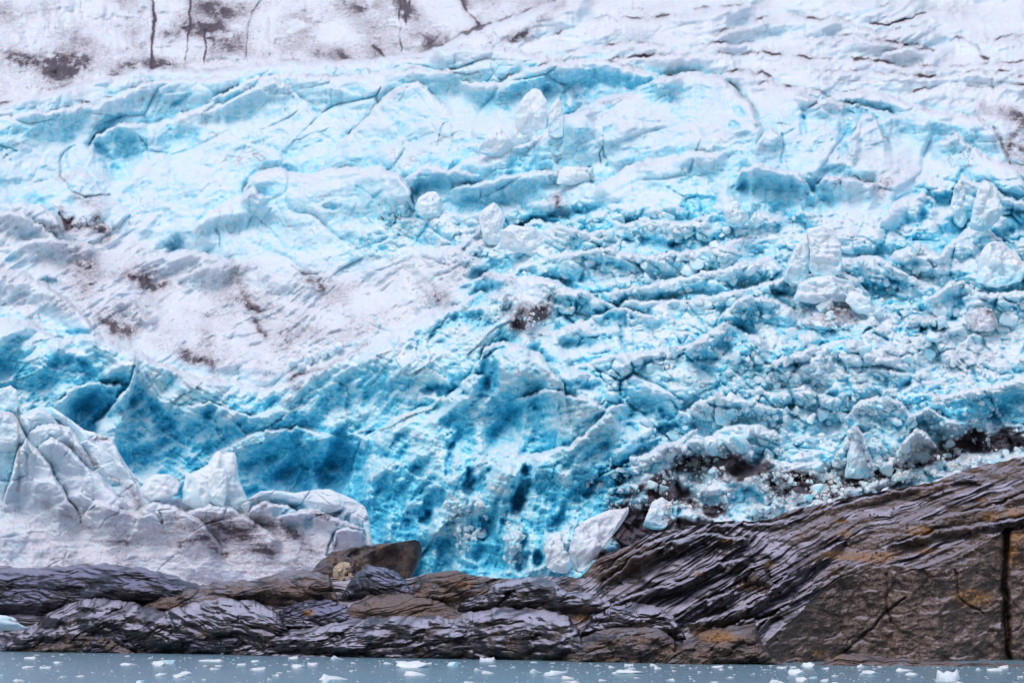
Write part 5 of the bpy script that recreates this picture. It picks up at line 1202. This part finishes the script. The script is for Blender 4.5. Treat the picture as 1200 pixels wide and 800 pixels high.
BIG = [(390, 795, 50, 7, 'largest low white floe, at the bottom edge left of centre', 1), (487, 781, 58, 8, 'long white floe with a raised right end, below the centre slabs', 0), (486, 790, 32, 5, 'oval white floe just below the long raised floe', 2),
       (190, 776, 36, 4, 'blue-green clear floe near the left shore', 5), (245, 774, 38, 3, 'thin white floe right of the blue-green one', 3), (217, 790, 24, 5, 'double-humped small floe at the lower left', 4), (304, 784, 26, 4, 'flat floe between the left shore and the largest floe', 6), (148, 778, 22, 3, 'narrow floe left of the blue-green one', 7),
       (55, 782, 18, 3, 'small low floe at the far left', 8), (627, 787, 20, 5, 'rounded floe below the whaleback dome', 9), (650, 791, 38, 7, 'broad floe with a peak, below the whaleback dome', 12), (735, 788, 40, 5, 'wide flat floe below the squat brown rock', 10), (668, 799, 30, 3, 'floe cut by the bottom edge right of centre', 11),
       (1113, 797, 34, 15, 'pointed floe with an upright spike, at the bottom right', 8), (1018, 789, 32, 5, 'floe with small lumps left of the spiked one', 4), (935, 789, 28, 7, 'peaked floe in the right half of the water', 0), (910, 799, 24, 4, 'floe at the bottom edge in the right half', 2), (1165, 785, 24, 4, 'flat floe near the right shore', 3), (842, 781, 20, 3, 'small floe off the layered brown rock', 6), (1060, 785, 34, 4, 'long low floe off the tall flat face', 1), (560, 785, 16, 4, 'small bright floe in the centre of the water', 9), (20, 797, 20, 3, 'faint flat floe at the bottom left corner', 7)]
for px, py, w_, h_, lab, k in BIG:
    floe(px, py, w_, h_, FLO[k % 14], lab, 'larger floes on the water')
FLOE_MARKS = [('the largest white floe', 390, 795), ('the long raised floe', 487, 781), ('the blue-green floe', 190, 776), ('the flat left floe', 304, 784), ('the low far-left floe', 55, 782), ('the peaked broad floe', 650, 791), ('the wide flat floe', 735, 788), ('the spiked floe', 1113, 797), ('the lumpy floe', 1018, 789), ('the peaked floe', 935, 789), ('the flat right floe', 1165, 785), ('the small rock-side floe', 842, 781), ('the small bright centre floe', 560, 785), ('the double-humped floe', 217, 790), ('the faint corner floe', 20, 797), ('the long low floe', 1060, 785)]
pts = [(b[0], b[1], b[2]) for b in BIG]; k = 0
while k < 235:
    px = rg.uniform(-20, 1225); y0 = shore_y(px) + 1.5
    py = y0 + (808 - y0) * rg.random() ** 1.35
    w_ = 3 + 20 * rg.random() ** 2.2
    if n2(np.array([px / 70]), np.array([py / 9]), 12)[0] < rg.uniform(-.55, .15): continue
    if any(abs(px - u) < (w_ + ww) * .45 and abs(py - v_) < 2.6 for u, v_, ww in pts): continue
    pts.append((px, py, w_)); k += 1
    side_ = 'off the left shore' if px < 400 else ('off the centre of the shore' if px < 800 else 'off the right shore')
    floe(px, py, w_, max(.9, w_ * rg.uniform(.10, .28)), FLO[rg.integers(14)], only(('tiny' if w_ < 4.2 else ('small' if w_ < 8 else 'mid-sized')) + ' ice fragment ' + where(px, py, FLOE_MARKS), px, py, FLOE_MARKS), 'small ice fragments drifting ' + side_)
rr = np.random.default_rng(77); br = []
for _ in range(600):
    px = rr.uniform(-40, 1240); y0 = shore_y(px) + .8
    py = y0 + (815 - y0) * rr.random() ** 1.7; Yc = 40000. / (py - 675)
    br.append((P(px, py, Yc)[0], Yc, .02, rr.uniform(.05, .16)))
crumbs('brash_ice', br, M_FLOAT, 'tiny brash ice specks scattered on the water', 'brash ice', 1, -.1, zs=.35)

# pale slush in the notch at the far left, behind the striped slab
v, fc = chunk(901, 8, 4, .12, .3)
me = mesh_np('slush_bank', v * np.array([7.5, 2.2, 12.]), fc, M_FLOAT, True, {'blue': np.full(len(v), .22), 'dirt': np.full(len(v), .1)})
tag(link('slush_bank', me, None, P(-12, 728, 461)), 'pale grey-blue slush bank caught between the rocks at the left edge', 'slush')

# ------------------------------------------------------------------ gulls
def plain(name, col, rough=.6):
    n = NT(name); nn = n.noise(14., 3)
    n.lk(n.mix(n.math('MULTIPLY', nn, .5), tuple(c * 1.15 for c in col), tuple(c * .75 for c in col)), n.b.inputs['Base Color']); n.b.inputs['Roughness'].default_value = rough
    return n.m


M_GW, M_GG, M_GB, M_BILL = plain('white_plumage', (.7, .7, .7)), plain('grey_plumage', (.12, .14, .17)), plain('black_plumage', (.02, .02, .025)), plain('yellow_bill', (.6, .4, .05))


def loft(name, rings, mat, parent, n=12):
    """rings: (x, y, z, ry, rz) along x"""
    a = np.linspace(0, 2 * math.pi, n, endpoint=False)
    v = np.concatenate([np.stack([np.full(n, x), y + ry * np.cos(a), z + rz * np.sin(a)], -1) for x, y, z, ry, rz in rings])
    return link(name, mesh_np(name, v, grid_faces(len(rings), n, False, True), mat), parent)


def wing(parent, s_, up, mat, dark=True):
    """one wing: shoulder, wrist, pointed tip; s_ is the side; up the raise of each half"""
    st = [(0, .05, 0, .17, .022), (.16, .08, up[0] * .16, .17, .018), (.32, .11, up[0] * .32, .15, .014), (.46, .07, up[0] * .32 + up[1] * .14, .12, .010), (.58, .0, up[0] * .32 + up[1] * .26, .08, .007), (.66, -.06, up[0] * .32 + up[1] * .34, .02, .003)]
    def mk(name, st_, m_):
        rows = []
        for y, x, z, ch, th in st_:
            rows.append([(x + ch * .5, s_ * y, z), (x + ch * .2, s_ * y, z + th), (x - ch * .5, s_ * y, z), (x + ch * .2, s_ * y, z - th * .6)])
        v = np.array(rows).reshape(-1, 3)
        return link(name, mesh_np(name, v, grid_faces(len(st_), 4, s_ > 0, True), m_), parent)
    mk('wing', st[:5], mat)
    mk('wing_tip', st[4:], M_GB)


def gull(px, py, Yc, heading, scale, up, label, bank=0.):
    e = link('gull', None, None, P(px, py, Yc)); e.rotation_euler = (bank, 0, heading); e.scale = (scale,) * 3
    tag(e, label, 'gull', 'gulls flying before the ice')
    loft('body', [(-.20, 0, 0, .004, .004), (-.14, 0, 0, .035, .025), (-.04, 0, 0, .06, .055), (.06, 0, 0, .065, .06), (.13, 0, .01, .045, .045), (.17, 0, .02, .032, .034), (.18, 0, .02, .001, .001)], M_GW, e)
    loft('head', [(.155, 0, .025, .005, .005), (.17, 0, .028, .03, .032), (.20, 0, .03, .034, .034), (.23, 0, .028, .024, .024), (.245, 0, .025, .008, .01), (.247, 0, .025, .001, .001)], M_GW, e)
    loft('bill', [(.24, 0, .024, .009, .010), (.27, 0, .022, .006, .008), (.29, 0, .016, .002, .002)], M_BILL, e, 8)
    loft('tail', [(-.32, 0, 0, .07, .004), (-.22, 0, 0, .04, .008), (-.12, 0, 0, .03, .02)], M_GW, e, 8)
    for s_ in (-1, 1): wing(e, s_, up, M_GG)
    return e


gull(447, 257, 380, math.radians(20), 1.15, (.7, -.5), 'grey-winged gull gliding with arched wings before the pale ice, left of a pair', .3)
gull(466, 256, 380, math.radians(-30), 1.15, (-.2, .9), 'grey-winged gull with raised wing before the pale ice, right of a pair', -.2)
gull(97, 547, 470, math.radians(160), .75, (.3, -.2), 'small dark-backed gull flying before the pointed ice peak at the left', .3)
